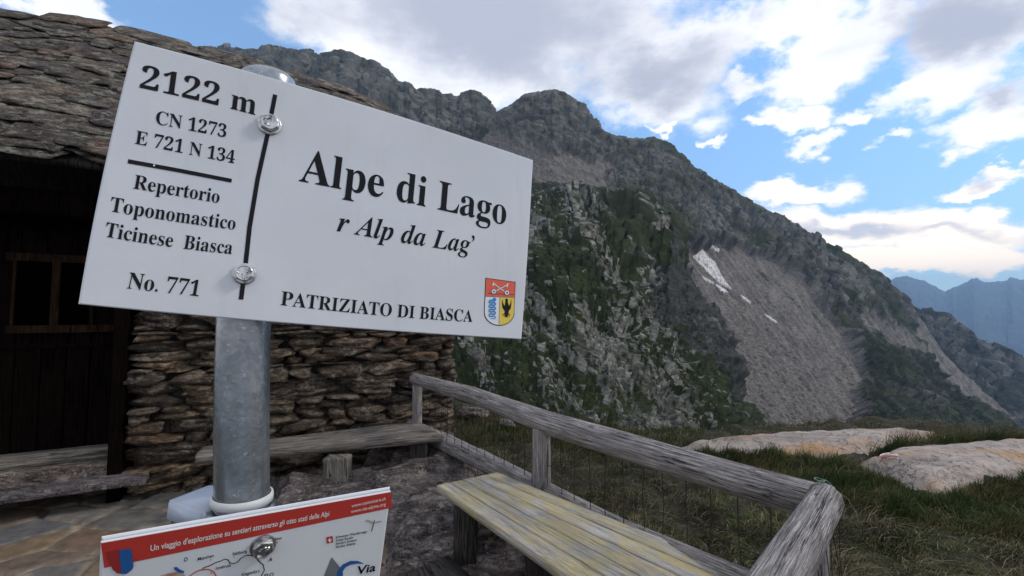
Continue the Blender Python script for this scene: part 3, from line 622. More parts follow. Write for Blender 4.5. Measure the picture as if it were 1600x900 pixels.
# roof of stacked slabs
SL = math.radians(41); EO = -.42; EZ = CAMZ+1.13
t0r, t1r = -4.6, tC+.12
def roofpt(P):      # P: t, up-slope s, normal h
    t, s, h = P[:, 0], P[:, 1], P[:, 2]
    sag = .07*gn(np.stack([t*.7, 0*t, 0*t+2], 1))+.05*np.sin((t+1.5)*.8)
    arch = .16*np.clip(1-((t+1.6)/2.6)**2, -1, 1)*s/2.9-.02*s/2.9
    drop = np.where(t > .9, -(t-.9)**2*.10*s/2.9, 0)
    return (WP+WD*t[:, None]+WNn*(EO+s*math.cos(SL)-h*math.sin(SL))[:, None]+np.array([0, 0, 1.])*(EZ+s*math.sin(SL)+h*math.cos(SL)+sag+arch+drop)[:, None])
a = Acc(); rs = np.random.RandomState(21); s = 0.; j = 0
while s < 2.95:
    t = t0r+rs.uniform(-.2, 0); layers = 2
    while t < t1r:
        w = rs.uniform(.25, .85)
        for q in range(layers):
            th = rs.uniform(.018, .052); dep = rs.uniform(.34, .5)
            near = t > -2.6
            P, Q = stone(16 if near else 10, 5, 3, (w*rs.uniform(.9, 1.03), dep, th), 12, .18, .22, 7000+j, .04, facet=.8, wav=.25)
            ang = rs.uniform(-.03, .03); P[:, 2] += P[:, 1]*(-.10)+P[:, 0]*ang
            # chipped lower edge
            P[:, 1] += .03*fbm(np.stack([P[:, 0]*9+j, 0*P[:, 0], P[:, 2]*30], 1), 3)*(P[:, 1] < 0)
            L = P+np.array([t+w/2, s+dep/2-.04+rs.uniform(-.035, .035)+q*.05, .02+q*.034+rs.uniform(-.008, .012)])
            a.add(roofpt(L), Q, {'tint': TONES[rs.choice([1, 1, 2, 3, 6, 7, 0, 5, 4])]*rs.uniform(.7, 1.15)}); j += 1
        t += w*.97
    s += rs.uniform(.085, .125)
roof = link('roof', a.mesh(), M['roof'], hut)
a = Acc(); V, Q = boxgrid(20, 6, 1); P = (V+1)/2*np.array([t1r-t0r-.3, 2.95, .05])+np.array([t0r+.1, .06, -.06]); a.add(roofpt(P), Q, {'tint': (.3, .3, .3)}, P[:, [1, 0]])
V, Q = boxgrid(20, 6, 1); P = (V+1)/2*np.array([t1r-t0r-.3, 2.95, .06]); Pm = P.copy()
back = roofpt(P+np.array([t0r+.1, .0, -.05])); mid = 2*(EO+2.95*math.cos(SL)); off = (back-WP)@WNn; back = back+WNn*(mid-2*off)[:, None]; a.add(back, Q[:, ::-1], {'tint': (.3, .3, .3)}, P[:, [1, 0]])
link('roof_boards', a.mesh(), M['dark_board'], hut)
a = Acc(); g0 = EO+.3; 
for tt in (tC-.2,):
    zb = ZE-.3; Vg = np.array([wp(tt, g0+.2, zb), wp(tt, mid-g0-.2, zb), wp(tt, mid/2, EZ+1.72), wp(tt-.3, g0+.2, zb), wp(tt-.3, mid-g0-.2, zb), wp(tt-.3, mid/2, EZ+1.72)])
    link('gable', mesh(Vg, [[0, 1, 2], [5, 4, 3], [0, 3, 4, 1], [1, 4, 5, 2], [2, 5, 3, 0]], {'tint': np.ones((6, 3))}), M['wall'], hut)
# eave beam and soffit rafters
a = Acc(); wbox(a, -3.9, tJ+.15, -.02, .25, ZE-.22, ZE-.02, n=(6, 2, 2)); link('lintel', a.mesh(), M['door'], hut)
# door leaf in its recess
RO = .34
def rbox(px0, py0, px1, py1, o0, o1, acc, seed=0, n=(6, 2, 10)):
    ta, za = tz(px0, py1, o0); tb, zb = tz(px1, py0, o0); zm = tz((px0+px1)/2, py1, o0)[1]; zn = tz((px0+px1)/2, py0, o0)[1]
    wbox(acc, ta, tb, o0, o1, zm, zn, seed=seed, n=n)
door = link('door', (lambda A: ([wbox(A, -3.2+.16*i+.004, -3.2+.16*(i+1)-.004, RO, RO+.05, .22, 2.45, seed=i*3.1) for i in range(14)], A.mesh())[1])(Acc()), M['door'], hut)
a = Acc(); rbox(8, 398, 190, 410, RO-.03, RO+.0, a); rbox(8, 508, 190, 520, RO-.045, RO+.0, a, 2)
rbox(14, 400, 26, 515, RO-.028, RO+.0, a, 3); rbox(76, 400, 96, 515, RO-.034, RO+.0, a, 4); rbox(138, 400, 150, 515, RO-.028, RO, a, 5)
wf = link('window_frame', a.mesh(), M['frame'], door)
a = Acc(); rbox(22, 408, 142, 512, RO-.012, RO-.004, a); link('pane', a.mesh(), M['glass'], door)
a = Acc(); rbox(0, 537, 190, 543, RO-.02, RO, a); link('rail', a.mesh(), M['door'], door)
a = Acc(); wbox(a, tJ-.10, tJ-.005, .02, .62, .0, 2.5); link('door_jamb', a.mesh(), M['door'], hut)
a = Acc(); ta = -3.1; tb = tz(187, 720, .18)[0]; z1 = tz(100, 706, .2)[1]; z0 = tz(100, 724, .2)[1]
wbox(a, ta, tb, .20, RO+.05, z0, z1, n=(30, 3, 3)); V = a.V[0]; a.U[0] = np.stack([(V-WP)@WD, (V-WP)@WNn+V[:, 2]], 1); link('sill', a.mesh(), M['grey_board'], hut)
a = Acc(); V, Q = boxgrid(90, 8, 8); P = V*np.array([(tb-ta)/2, .20, .085]); P = P+.006*fbm(P*8, 5)[:, None]*np.array([.3, 1, .6]); P += np.array([(ta+tb)/2, .22+.05, z0-.085]); a.add(wp(0, 0, 0)+WD*P[:, :1]+WNn*P[:, 1:2]+np.array([0, 0, 1.])*P[:, 2:3], Q, {'tint': (1.3, 1.15, 1.)}); link('upper_step', a.mesh(), M['outcrop'], hut)
tb2 = tz(226, 765, -.2)[0]; zt2 = tz(110, 752, -.05)[1]
a = Acc(); V, Q = boxgrid(90, 14, 5); P = V*np.array([(tb2+3.4)/2, .14, .030]); P = P+.004*fbm(P*7, 4)[:, None]*np.array([.3, 1, .6]); P += np.array([(tb2-3.4)/2, -.03, zt2-.042]); a.add(wp(0, 0, 0)+WD*P[:, :1]+WNn*P[:, 1:2]+np.array([0, 0, 1.])*P[:, 2:3], Q, {'tint': (.95, .95, 1.05)}); link('doorstep', a.mesh(), M['outcrop'], hut)
# ------------------------------------------------------------------ rock slabs under the benches and granite beyond the fence
def rock(name, poly, ztop, label, mat, seed, h=.22, cat='rock slab', res=.012, dome=.05, tint=(1, 1, 1), edge=.10, rough=.010, zref=None, ledge=.0, amp=1.):
    zr = ztop if zref is None else zref
    W_ = np.array([atz(x, y, zr)[:2] for x, y in poly]); x0, y0 = W_.min(0)-.03; x1, y1 = W_.max(0)+.03
    gx = np.arange(x0, x1, res); gy = np.arange(y0, y1, res); X, Y = np.meshgrid(gx, gy)
    jx = .05*amp*fbm(np.stack([X*3, Y*3, 0*X+seed], -1), 4)
    d = np.full(X.shape, 9.); ins = np.zeros(X.shape, bool)
    for (ax, ay), (bx, by) in zip(W_, np.roll(W_, -1, 0)):
        ins ^= ((ay > Y) != (by > Y)) & (X < (bx-ax)*(Y-ay)/(by-ay+1e-12)+ax)
        t = np.clip(((X-ax)*(bx-ax)+(Y-ay)*(by-ay))/((bx-ax)**2+(by-ay)**2), 0, 1); d = np.minimum(d, np.hypot(X-ax-t*(bx-ax), Y-ay-t*(by-ay)))
    sd_ = np.where(ins, d, -d)+jx
    prof = sst(sd_, -.02, edge)**.5
    Z = ztop-h+h*prof+dome*sst(sd_, 0, edge*6)+rough*fbm(np.stack([X*5, Y*5, 0*X+seed], -1), 6)
    sp = fbm(np.stack([X*1.3+Y*.8, (Y*1.3-X*.8)*4, 0*X+seed], -1), 4)
    if ledge:
        rs_ = np.random.RandomState(seed+50); nc = int(((x1-x0)*(y1-y0))/.11)+3; qs = np.stack([rs_.uniform(x0, x1, nc), rs_.uniform(y0, y1, nc)], 1)
        wX = X+.06*fbm(np.stack([X*3, Y*3, 0*X+seed], -1), 3); wY = Y+.06*fbm(np.stack([X*3+7, Y*3, 0*X+seed], -1), 3)
        b1 = np.full(X.shape, 9.); b2 = b1.copy(); bi = np.zeros(X.shape, int)
        for j_, q_ in enumerate(qs):
            dq = np.hypot((wX-q_[0])*.6+(wY-q_[1])*.35, (wY-q_[1])*1.3-(wX-q_[0])*.5); nw = dq < b1; b2 = np.where(nw, b1, np.minimum(b2, dq)); bi = np.where(nw, j_, bi); b1 = np.where(nw, dq, b1)
        tl = rs_.normal(size=(nc, 2))*.10; hz_ = np.round(rs_.uniform(-1.5, 1.5, nc))/1.5
        Z = Z+prof*(ledge*hz_[bi]*.8+tl[bi, 0]*(X-qs[bi, 0])+tl[bi, 1]*(Y-qs[bi, 1])-.02*(1-sst(b2-b1, .0, .02)))
    Fq = gridfaces(*X.shape, flip=True); keep = (sd_ > -.03).ravel()[Fq].all(1); Q = Fq[keep]
    used, inv = np.unique(Q, return_inverse=True); V = np.stack([X, Y, Z], -1).reshape(-1, 3)[used]; Q = inv.reshape(-1, 4)
    n = len(V); Vb = V.copy(); Vb[:, 2] = min(ztop-h-.1, V[:, 2].min()-.02); ed = set()
    for q in Q.tolist():
        for a_, b_ in zip(q, q[1:]+q[:1]): ed.add((a_, b_))
    sk = [[b_, a_, a_+n, b_+n] for (a_, b_) in ed if (b_, a_) not in ed]
    me = mesh(np.concatenate([V, Vb]), np.concatenate([Q, np.array(sk), Q[:, ::-1]+n]), {'tint': np.broadcast_to(np.array(tint, float), (2*n, 3))})
    o = link(name, me, mat, None, False); me.shade_smooth() if hasattr(me, 'shade_smooth') else None
    return tag(o, label, cat)
rock('rock_slab', [(420, 745), (560, 730), (690, 700), (760, 742), (690, 760), (640, 790), (500, 800), (420, 800)], .16, 'broad dark rock slab under the narrow bench by the wall', M['outcrop'], 1, .16, ledge=.035, tint=(.9, .85, .82))
rock('rock_slab', [(560, 690), (640, 676), (740, 690), (800, 745), (700, 735), (640, 730)], .22, 'pinkish tilted rock below the right end of the narrow bench', M['outcrop'], 2, .26, ledge=.05, tint=(1.15, 1.02, 1.0), dome=.08)
rock('rock_slab', [(600, 790), (700, 745), (840, 775), (890, 840), (800, 860), (620, 850)], .18, 'flat grey rock slab beneath the yellowed bench', M['outcrop'], 3, .16, ledge=.035, tint=(1.0, .98, .98))
rock('rock_slab', [(600, 850), (780, 850), (900, 900), (960, 980), (600, 980)], .05, 'low brownish rock slab at the bottom edge under the yellowed bench', M['outcrop'], 4, .12, ledge=.035, tint=(1.0, .88, .8))
rock('rock_slab', [(430, 790), (600, 785), (620, 860), (600, 960), (430, 960)], .03, 'dark rock slab right behind the lower red sign', M['outcrop'], 5, .12, ledge=.04, tint=(.8, .76, .74))
m, k = newmat('pale_gneiss'); o = k.obj(); mp = k.mapping(o, (1, 3.2, 3), (0, 0, math.radians(20)))
n = k.noise(mp, 1.3, 9, .62); n2 = k.noise(o, 14, 7, .7); n3 = k.noise(k.mapping(o, (.8, 2.5, 1), (0, 0, math.radians(12)), (4, 1, 0)), .9, 4, .5)
c = k.ramp(n, [(.3, (.20, .155, .13)), (.47, (.33, .265, .225)), (.62, (.44, .37, .32)), (.75, (.50, .44, .39))])
c = k.mix(k.mr(n3, .50, .66, 0, .85), c, (.42, .235, .10))
vo = k.n('ShaderNodeTexVoronoi', {'Vector': k.n('ShaderNodeVectorMath', {0: k.mapping(o, (1, 2.4, 1)), 1: k.noise(o, 3, 4, .6, 0, True)}, operation='ADD').outputs[0], 'Scale': 1.7}, feature='DISTANCE_TO_EDGE').outputs[0]
cr = k.mr(vo, 0, .02, 1, 0); c = k.mix(k.math('MULTIPLY', cr, k.mr(k.noise(o, 1.7, 2), .5, .6)), c, (.05, .04, .035))
c = k.mix(k.mr(n2, .50, .56, 0, .45), c, (.17, .155, .14)); c = k.mix(k.mr(k.noise(o, 60, 4, .7), .57, .62, 0, .5), c, (.55, .53, .49)); c = k.mix(k.mr(k.noise(o, 7, 7, .75), .57, .61, 0, .5), c, (.13, .125, .115))
k.finish(c, .85, k.math('SUBTRACT', k.math('ADD', n2, n), cr), .7, .03); M['granite'] = m
g1 = rock('granite_slab', [(1020, 700), (1090, 690), (1170, 682), (1280, 677), (1370, 674), (1440, 676), (1495, 683), (1430, 693), (1385, 708), (1330, 716), (1250, 716), (1120, 708)], .10, 'long low pale rock slab farther back behind the grass', M['granite'], 6, .22, dome=.17, res=.03, edge=.3, zref=0., amp=1.0, rough=.013)
g2 = rock('granite_slab', [(1318, 727), (1378, 706), (1480, 698), (1560, 692), (1650, 692), (1640, 735), (1575, 762), (1480, 778), (1425, 764), (1370, 742)], .12, 'pale orange streaked rock slab carrying a painted red and white trail mark', M['granite'], 7, .22, dome=.12, res=.02, edge=.3, zref=0., amp=.8, rough=.010)
# painted trail mark, laid on the slab
from mathutils.bvhtree import BVHTree
def drape(target, poly, lift):
    me = target.data; bv = BVHTree.FromPolygons([v.co[:] for v in me.vertices], [p.vertices[:] for p in me.polygons]); out = []
    for x, y in poly:
        r = Vector(ray(x, y)).normalized(); h = bv.ray_cast(Vector((0, 0, CAMZ)), r); out.append((h[0] if h[0] is not None else Vector(atz(x, y, .1)))-r*lift)
    return out
def mark(rows, name, mat, lift, parent):
    V = []; n = len(rows[0])
    for r in rows: V += [tuple(v) for v in drape(g2, r, lift)]
    me = mesh(np.array(V), gridfaces(len(rows), n)); o = link(name, me, mat, None)
    o.parent = parent; return o
def arc(y0, bow, x0, x1, n=14): return [(x0+(x1-x0)*i/(n-1), y0-bow*math.sin(math.pi*min(1, .15+.7*i/(n-1)))) for i in range(n)]
MW = plain('trail_white', (.62, .62, .62), .7, noise=(30, .7)); MR = plain('trail_red', (.42, .05, .04), .7, noise=(30, .7))
mark([arc(712, 5, 1376, 1403), arc(714.5, 5, 1374, 1405), arc(719, 4, 1374, 1404)], 'trail_mark', MW, .007, g2)
mark([arc(713.5+1.0, 4, 1378, 1402), arc(717.5, 4.0, 1376, 1402)], 'trail_mark', MR, .011, g2)
# ------------------------------------------------------------------ fence of logs
fz = .90
def P3(xy, z): return np.array([xy[0], xy[1], z])
fence = thing('log_fence', (RB[0], RB[1], 0), 'weathered log rail fence with thin wire mesh around the benches', 'fence')
def solid(name, V, Fq, uv, mat, parent, label=None):
    me = mesh(V, Fq, None, uv); o = link(name, me, mat, parent, True)
    if label: o['label'] = label
    return o
cor = at(1275, 783, 1.83); farp = at(648, 592, 4.95); md = at(860, 662, 3.22); q1 = at(1060, 722, 2.42); qa = at(740, 618, 4.0)
V, Q, uv = tube([farp, qa, md, q1, cor], [.062, .070, .079, .074, .070], 40, rough=.018, seed=3); solid('top_rail', V, Q, uv, M['log'], fence)
e2 = at(1205, 930, 1.17); e3 = at(1100, 1130, .75)
nr = np.array(cor)+np.array([.035, .02, .0])
V, Q, uv = tube([at(1290, 779, 1.80), at(1250, 850, 1.43), e2, e3], [.058, .062, .062, .062], 36, rough=.045, seed=8); solid('side_rail', V, Q, uv, M['log'], fence)
def post(px, pyt, pyb, Y, r, nm='post', seed=0, zb=-.05):
    t = at(px, pyt, Y); b = np.array([t[0], t[1], zb]); V, Q, uv = tube([b, t], [r*1.05, r], 26, rough=.05, seed=seed); solid(nm, V, Q, uv, M['log'], fence)
post(846, 668, 0, 3.28, .066, seed=5); post(652, 592, 0, 4.95, .052, seed=6)
cp = at(1268, 815, 1.86); V, Q, uv = tube([[cp[0], cp[1], -.05], cp], [.055, .055], 26, rough=.05, seed=9); solid('post', V, Q, uv, M['log'], fence)
l0 = at(692, 690, 4.65); l1 = at(800, 742, 3.62); l2 = at(960, 822, 2.78); l3 = at(1190, 918, 1.98)
V, Q, uv = tube([at(640, 668, 5.0), l0, l1, l2, l3], [.085, .085, .075, .055, .05], 26, rough=.04, seed=12); solid('lower_rail', V, Q, uv, M['log'], fence)
# wire mesh, uprights and strands
def wires(segs, r=.0026, ns=5):
    Vs, Fs, n = [], [], 0
    for A_, B_ in segs:
        A_, B_ = np.array(A_, float), np.array(B_, float); d = B_-A_; L = np.linalg.norm(d); d /= L
        up = np.array([0, 0, 1.]) if abs(d[2]) < .8 else np.array([1., 0, 0]); a = np.cross(d, up); a /= np.linalg.norm(a); b = np.cross(a, d)
        th = np.linspace(0, 2*math.pi, ns, endpoint=False); k_ = 7; ring = []
        for q in range(k_):
            c = A_+(B_-A_)*q/(k_-1)+(a*.005*math.sin(q*1.7+n)+b*.004*math.sin(q*2.3+n))*(0 < q < k_-1)
            ring.append(c+r*(np.cos(th)[:, None]*a+np.sin(th)[:, None]*b))
        Vs.append(np.concatenate(ring))
        for q in range(k_-1):
            for w in range(ns): Fs.append([n+q*ns+w, n+q*ns+(w+1) % ns, n+(q+1)*ns+(w+1) % ns, n+(q+1)*ns+w])
        n += k_*ns
    return mesh(np.concatenate(Vs), np.array(Fs))
segs = []; 
def railpt(s, z): 
    xy = farp[:2]+(cor[:2]-farp[:2])*s; return np.array([xy[0]+RN[0]*.045, xy[1]+RN[1]*.045, z])
zt_ = lambda s: farp[2]+(cor[2]-farp[2])*s
for i in range(1, 29):
    s = i/28.5; segs.append((railpt(s, zt_(s)-.02), railpt(s+.002*((i*7) % 5-2), .12)))
for z in (.18, .36, .56): segs.append((railpt(.0, z), railpt(.5, z))); segs.append((railpt(.5, z), railpt(1., z)))
link('wire_mesh', wires(segs), M['wire'], fence)
sg2 = []
for i in range(9):
    f = i/9.; p = at(1290, 779, 1.80)*(1-f)+e2*f+np.array([.064, 0, .0]); sg2.append((p+np.array([-.03, .0, .04]), np.array([p[0]+.02, p[1], .12])))
link('wire_mesh', wires(sg2, .0016), M['wire'], fence)
# twist of green wire round the corner joint
def wireloop(pts, r=.0022):
    V, Q, uv = tube(pts, [r]*len(pts), 6, seg=40, rough=0); return V, Q, uv
MGW = plain('green_wire', (.10, .17, .13), .5)
cw = at(1284, 778, 1.80); lp = [cw+np.array([.066*math.cos(t_), .02*math.sin(t_*2), .066*math.sin(t_)]) for t_ in np.linspace(.3, 2.9, 16)]
V, Q, uv = wireloop(lp); solid('wire_tie', V, Q, uv, MGW, fence)
lp = [cw+np.array([-.01, -.005, .066])+np.array([.014*math.cos(t_), .02*math.sin(t_), .004]) for t_ in np.linspace(0, 7.5, 20)]
V, Q, uv = wireloop(lp); solid('wire_tie', V, Q, uv, MGW, fence)
# ------------------------------------------------------------------ benches
def bench_board(parent, A_, B_, C_, D_, n, mat, th, seed):
    A_, B_, C_, D_ = map(np.array, (A_, B_, C_, D_))
    for i in range(n):
        f0, f1 = i/n+.007*(i > 0), (i+1)/n-.007*(i < n-1)
        V, Q, uv = plank(A_+(C_-A_)*f0, B_+(D_-B_)*f0, (A_+(C_-A_)*f1, B_+(D_-B_)*f1), th, seed=seed+i, nl=90, nw=8)
        o = link('seat_board', mesh(V, Q, None, uv), mat, parent)
yb = thing('bench', atz(760, 800, 0.), 'long bench with yellow stained pale boards beside the log rail', 'bench')
zs = .45
FL, FR = atz(682, 757, zs), atz(776, 737, zs); NL = atz(925, 925, zs); NR = atz(1216, 914, zs)
dl = NL-FL; dr = NR-FR; bench_board(yb, FL, FL+dl*1.25, FR, FR+dr*1.25, 5, M['bench'], .045, 3)
def leg(parent, px0, px1, pyt, Y, mat, zt=.41, dep=.09, zb=-.03, seed=0):
    a_ = at(px0, pyt, Y); b_ = at(px1, pyt, Y); V, Q = boxgrid(6, 6, 14)
    P = (V+1)/2*np.array([b_[0]-a_[0], dep, zt-zb])+np.array([a_[0], Y, zb]); P += .006*fbm(P*9+seed, 3)[:, None]
    link('leg', mesh(P, Q, None, np.stack([P[:, 2]+seed, P[:, 0]+P[:, 1]], 1)), mat, parent)
leg(yb, 709, 744, 790, 2.88, M['dark_board'], .405, .12); leg(yb, 822, 862, 800, 2.72, M['dark_board'], .405, .12, seed=2)
leg(yb, 930, 975, 900, 2.0, M['dark_board'], .405, .12, seed=4); leg(yb, 1090, 1140, 900, 1.95, M['dark_board'], .405, .12, seed=5)
nb_ = thing('bench', atz(500, 760, 0.), 'narrow grey plank bench against the stone wall', 'bench')
z2 = .45; A_, B_ = atz(305, 708, z2)*1., atz(690, 678, z2); C_, D_ = atz(312, 704, z2), atz(652, 657, z2)
A_ = atz(305, 711, z2); A_[2] = z2
V, Q, uv = plank(A_, B_, (atz(318, 697, z2), D_), .075, seed=9, nl=120, nw=10, warp=.006); link('seat_board', mesh(V, Q, None, uv), M['grey_board'], nb_)
leg(nb_, 505, 542, 712, 3.98, M['grey_board'], .37, .14, .1, seed=7); leg(nb_, 640, 668, 700, 4.45, M['dark_board'], .37, .14, .0, seed=8); leg(nb_, 350, 385, 730, 3.58, M['dark_board'], .37, .12, .0, seed=8)
ft = thing('wooden_plank', atz(680, 890, .12), 'dark low wooden plank lying beside the yellowed bench', 'plank')
V, Q, uv = plank(atz(620, 872, .16), atz(735, 900, .16), (atz(640, 866, .16)*1., atz(745, 890, .16)), .05, seed=4)
V, Q, uv = plank(atz(608, 905, .16), atz(600, 1000, .16), (atz(700, 866, .16), atz(800, 960, .16)), .05, seed=4); link('board', mesh(V, Q, None, uv), M['dark_board'], ft)
V, Q, uv = plank(atz(612, 872, .163), atz(604, 902, .163), (atz(655, 862, .163), atz(697, 866, .163)), .05, seed=6)
V, Q = boxgrid(4, 4, 6); c0 = atz(690, 920, 0.); P = V*np.array([.08, .08, .055])+c0+np.array([0, .02, .052]); link('foot', mesh(P, Q, None, P[:, :2]), M['dark_board'], ft)
# ------------------------------------------------------------------ signpost
YP = .50
PB = at(382, 790, YP); pts_px = [(391, 1500), (385, 900), (382, 790), (374, 640), (367, 505), (373, 400), (398, 250), (419, 124)]
pc = [at(x, y, YP) for x, y in pts_px]; pr = 44/F*YP*.855
post_t = thing('signpost', (pc[0][0], pc[0][1], 0), 'galvanised steel pole with a domed cap and white plastic band', 'signpost')
def smoothtube(pts, r, ns=64, seg=80):
    p = np.array(pts); L = np.concatenate([[0], np.cumsum(np.linalg.norm(np.diff(p, axis=0), axis=1))]); s = np.linspace(0, L[-1], seg)
    c = np.stack([np.interp(s, L, p[:, k]) for k in range(3)], 1)
    for _ in range(60): c[1:-1] = (c[:-2]+c[1:-1]+c[2:])/3
    th = np.linspace(0, 2*math.pi, ns, endpoint=False); V = c[:, None]+r*np.stack([np.cos(th), np.sin(th), 0*th], 1)[None]
    Fs = []; i = np.arange(seg*ns).reshape(seg, ns); a, b, c_, d = i[:-1], np.roll(i[:-1], -1, 1), np.roll(i[1:], -1, 1), i[1:]
    return V.reshape(-1, 3), np.stack([a, b, c_, d], -1).reshape(-1, 4), c
pc[0][2] = -.1
V, Q, cl = smoothtube(pc, pr); link('pole', mesh(V, Q), M['galv'], post_t, True)
def lathe(center, prof, ns=48, ax=None):          # prof list of (r,z)
    th = np.linspace(0, 2*math.pi, ns, endpoint=False); V = []
    for r, z in prof: V.append(np.stack([r*np.cos(th), r*np.sin(th), 0*th+z], 1))
    n = len(prof); V = np.concatenate(V); i = np.arange(n*ns).reshape(n, ns); a, b, c_, d = i[:-1], np.roll(i[:-1], -1, 1), np.roll(i[1:], -1, 1), i[1:]
    Q = np.stack([a, b, c_, d], -1).reshape(-1, 4)
    if ax is not None: V = V@np.array(Matrix(ax).transposed() if False else ax)
    return V+np.array(center), Q
top = cl[-1]
V, Q = lathe(top, [(pr+.0005, -.035), (pr+.0022, -.035), (pr+.0024, -.003), (pr+.001, .001), (pr*.93, .0036), (pr*.7, .0065), (pr*.4, .0082), (.0005, .009)]); link('cap', mesh(V, Q), M['galv'], post_t, True)
bz = at(383, 792, YP-pr*.9)
bc = [np.interp(bz[2], cl[::1, 2], cl[:, k]) for k in range(2)]
V, Q = lathe((bc[0], bc[1], bz[2]), [(pr+.001, -.0045), (pr+.003, -.004), (pr+.0035, 0), (pr+.003, .004), (pr+.001, .0045)]); V[:, 2] += (V[:, 0]-bc[0])*-.05; link('band', mesh(V, Q), M['band'], post_t, True)
V, Q = lathe((bc[0], bc[1], bz[2]-.02), [(pr+.001, -.06), (pr+.006, -.06), (pr+.006, .011), (pr+.001, .011)]); link('clamp', mesh(V, Q), M['galv'], post_t, True)
# plastic box behind the pole
bx = thing('plastic_box', (0, 0, 0), 'small pale bluish plastic box strapped behind the pole', 'box'); 
bm = bmesh.new(); bmesh.ops.create_cube(bm, size=1); bmesh.ops.bevel(bm, geom=bm.edges[:], offset=.06, segments=3, affect='EDGES')
C_ = at(322, 792, YP+.012); R_m = Matrix.Rotation(math.radians(-18), 4, 'Z') @ Matrix.Rotation(math.radians(8), 4, 'Y')
for v in bm.verts: v.co = Vector(C_)+R_m @ Vector((v.co.x*.052, v.co.y*.050, v.co.z*.020))
me = bpy.data.meshes.new('lid'); bm.to_mesh(me); bm.free(); link('lid', me, M['plastic'], bx, True)
bm = bmesh.new(); bmesh.ops.create_cube(bm, size=1); bmesh.ops.bevel(bm, geom=bm.edges[:], offset=.05, segments=2, affect='EDGES')
for v in bm.verts: v.co = Vector(C_)+R_m @ Vector((v.co.x*.046+.001, v.co.y*.044, v.co.z*.045-.028))
me = bpy.data.meshes.new('case'); bm.to_mesh(me); bm.free(); link('case', me, plain('dark_plastic', (.03, .03, .04), .5), bx, True)
# ------------------------------------------------------------------ sign plates
C0 = np.array([0, 0, CAMZ])
class Plate:
    def __init__(s, P, e1, e2):     # e1 right, e2 up in plane
        s.P = np.array(P); s.e1 = e1/np.linalg.norm(e1); s.e2 = e2-s.e1*(e2@s.e1); s.e2 /= np.linalg.norm(s.e2)
        s.n = np.cross(s.e1, s.e2); s.n *= np.sign((C0-s.P)@s.n)
    def uv(s, px, py): q = onplane(px, py, s.P, s.n)-s.P; return np.array([q@s.e1, q@s.e2])
    def w(s, u, v, h=0.): return s.P+s.e1*u+s.e2*v+s.n*h
MATHB = {}
def mb(t, it=False):
    r = ''
    for c in t:
        if 'A' <= c <= 'Z': r += chr((0x1D468 if it else 0x1D400)+ord(c)-65)
        elif 'a' <= c <= 'z': r += chr((0x1D482 if it else 0x1D41A)+ord(c)-97)
        elif '0' <= c <= '9': r += chr(0x1D7CE+ord(c)-48)
        elif c == '.': r += '.'
        else: r += c
    return r
def glyphs(body, space=1., bold=0.):
    cu = bpy.data.curves.new('t', 'FONT'); cu.body = body; cu.resolution_u = 6; cu.space_character = space; cu.offset = bold
    ob = bpy.data.objects.new('t', cu); COL.objects.link(ob); dg = bpy.context.evaluated_depsgraph_get(); dg.update()
    me = bpy.data.meshes.new_from_object(ob.evaluated_get(dg)); V = np.array([v.co[:] for v in me.vertices]); Fs = [list(p.vertices) for p in me.polygons]
    bpy.data.objects.remove(ob); bpy.data.curves.remove(cu); bpy.data.meshes.remove(me); return V, Fs
def text(pl, body, p0, p1, cap, mat, parent, h=.0004, capu=.68, mid=None, space=1., bold=0., shear=0., name='lettering'):
    """p0/p1 pixel ends of the baseline, cap = pixel height of a capital at the start"""
    V, Fs = glyphs(body, space, bold); x0, x1 = V[:, 0].min(), V[:, 0].max()
    a = pl.uv(*p0); b = pl.uv(*p1); d = b-a; L = np.linalg.norm(d); d /= L; nrm_ = np.array([-d[1], d[0]])
    mm = ((p0[0]+p1[0])/2, (p0[1]+p1[1])/2); hh = abs((pl.uv(mm[0], mm[1]-cap)-pl.uv(*mm))@nrm_)/capu
    u = (V[:, 0]-x0)/(x1-x0); bow = 0
    if mid is not None:
        m_ = pl.uv(*mid)-a; um = (m_@d)/L; bow = (m_@nrm_)/(4*um*(1-um))*4*u*(1-u)
    q = a+d*(u*L)[:, None]+nrm_*(V[:, 1]*hh+bow)[:, None]
    P = np.array([pl.w(x, y, h) for x, y in q]); me = mesh(P, Fs)
    return link(name, me, mat, parent)
def poly(pl, pts, mat, parent, h=.0003, name='print', px=True):
    P = np.array([pl.w(*(pl.uv(*p) if px else p), h) for p in pts]); 
    from mathutils.geometry import tessellate_polygon
    tr = tessellate_polygon([[Vector(p) for p in P]]); me = mesh(P, [list(t) for t in tr]); return link(name, me, mat, parent)
def stroke(pl, pts, w, mat, parent, h=.0004, name='print', closed=False):
    q = np.array([pl.uv(*p) for p in pts]); 
    if closed: q = np.concatenate([q, q[:1]])
    t = np.gradient(q, axis=0); t /= np.linalg.norm(t, axis=1)[:, None]+1e-12; n_ = np.stack([-t[:, 1], t[:, 0]], 1)
    hw = np.broadcast_to(np.asarray(w, float), (len(q),))[:, None]/2; A_ = q+n_*hw; B_ = q-n_*hw
    P = np.array([pl.w(x, y, h) for x, y in np.concatenate([A_, B_])]); k_ = len(q)
    return link(name, mesh(P, [[i, i+1, k_+i+1, k_+i] for i in range(k_-1)]), mat, parent)
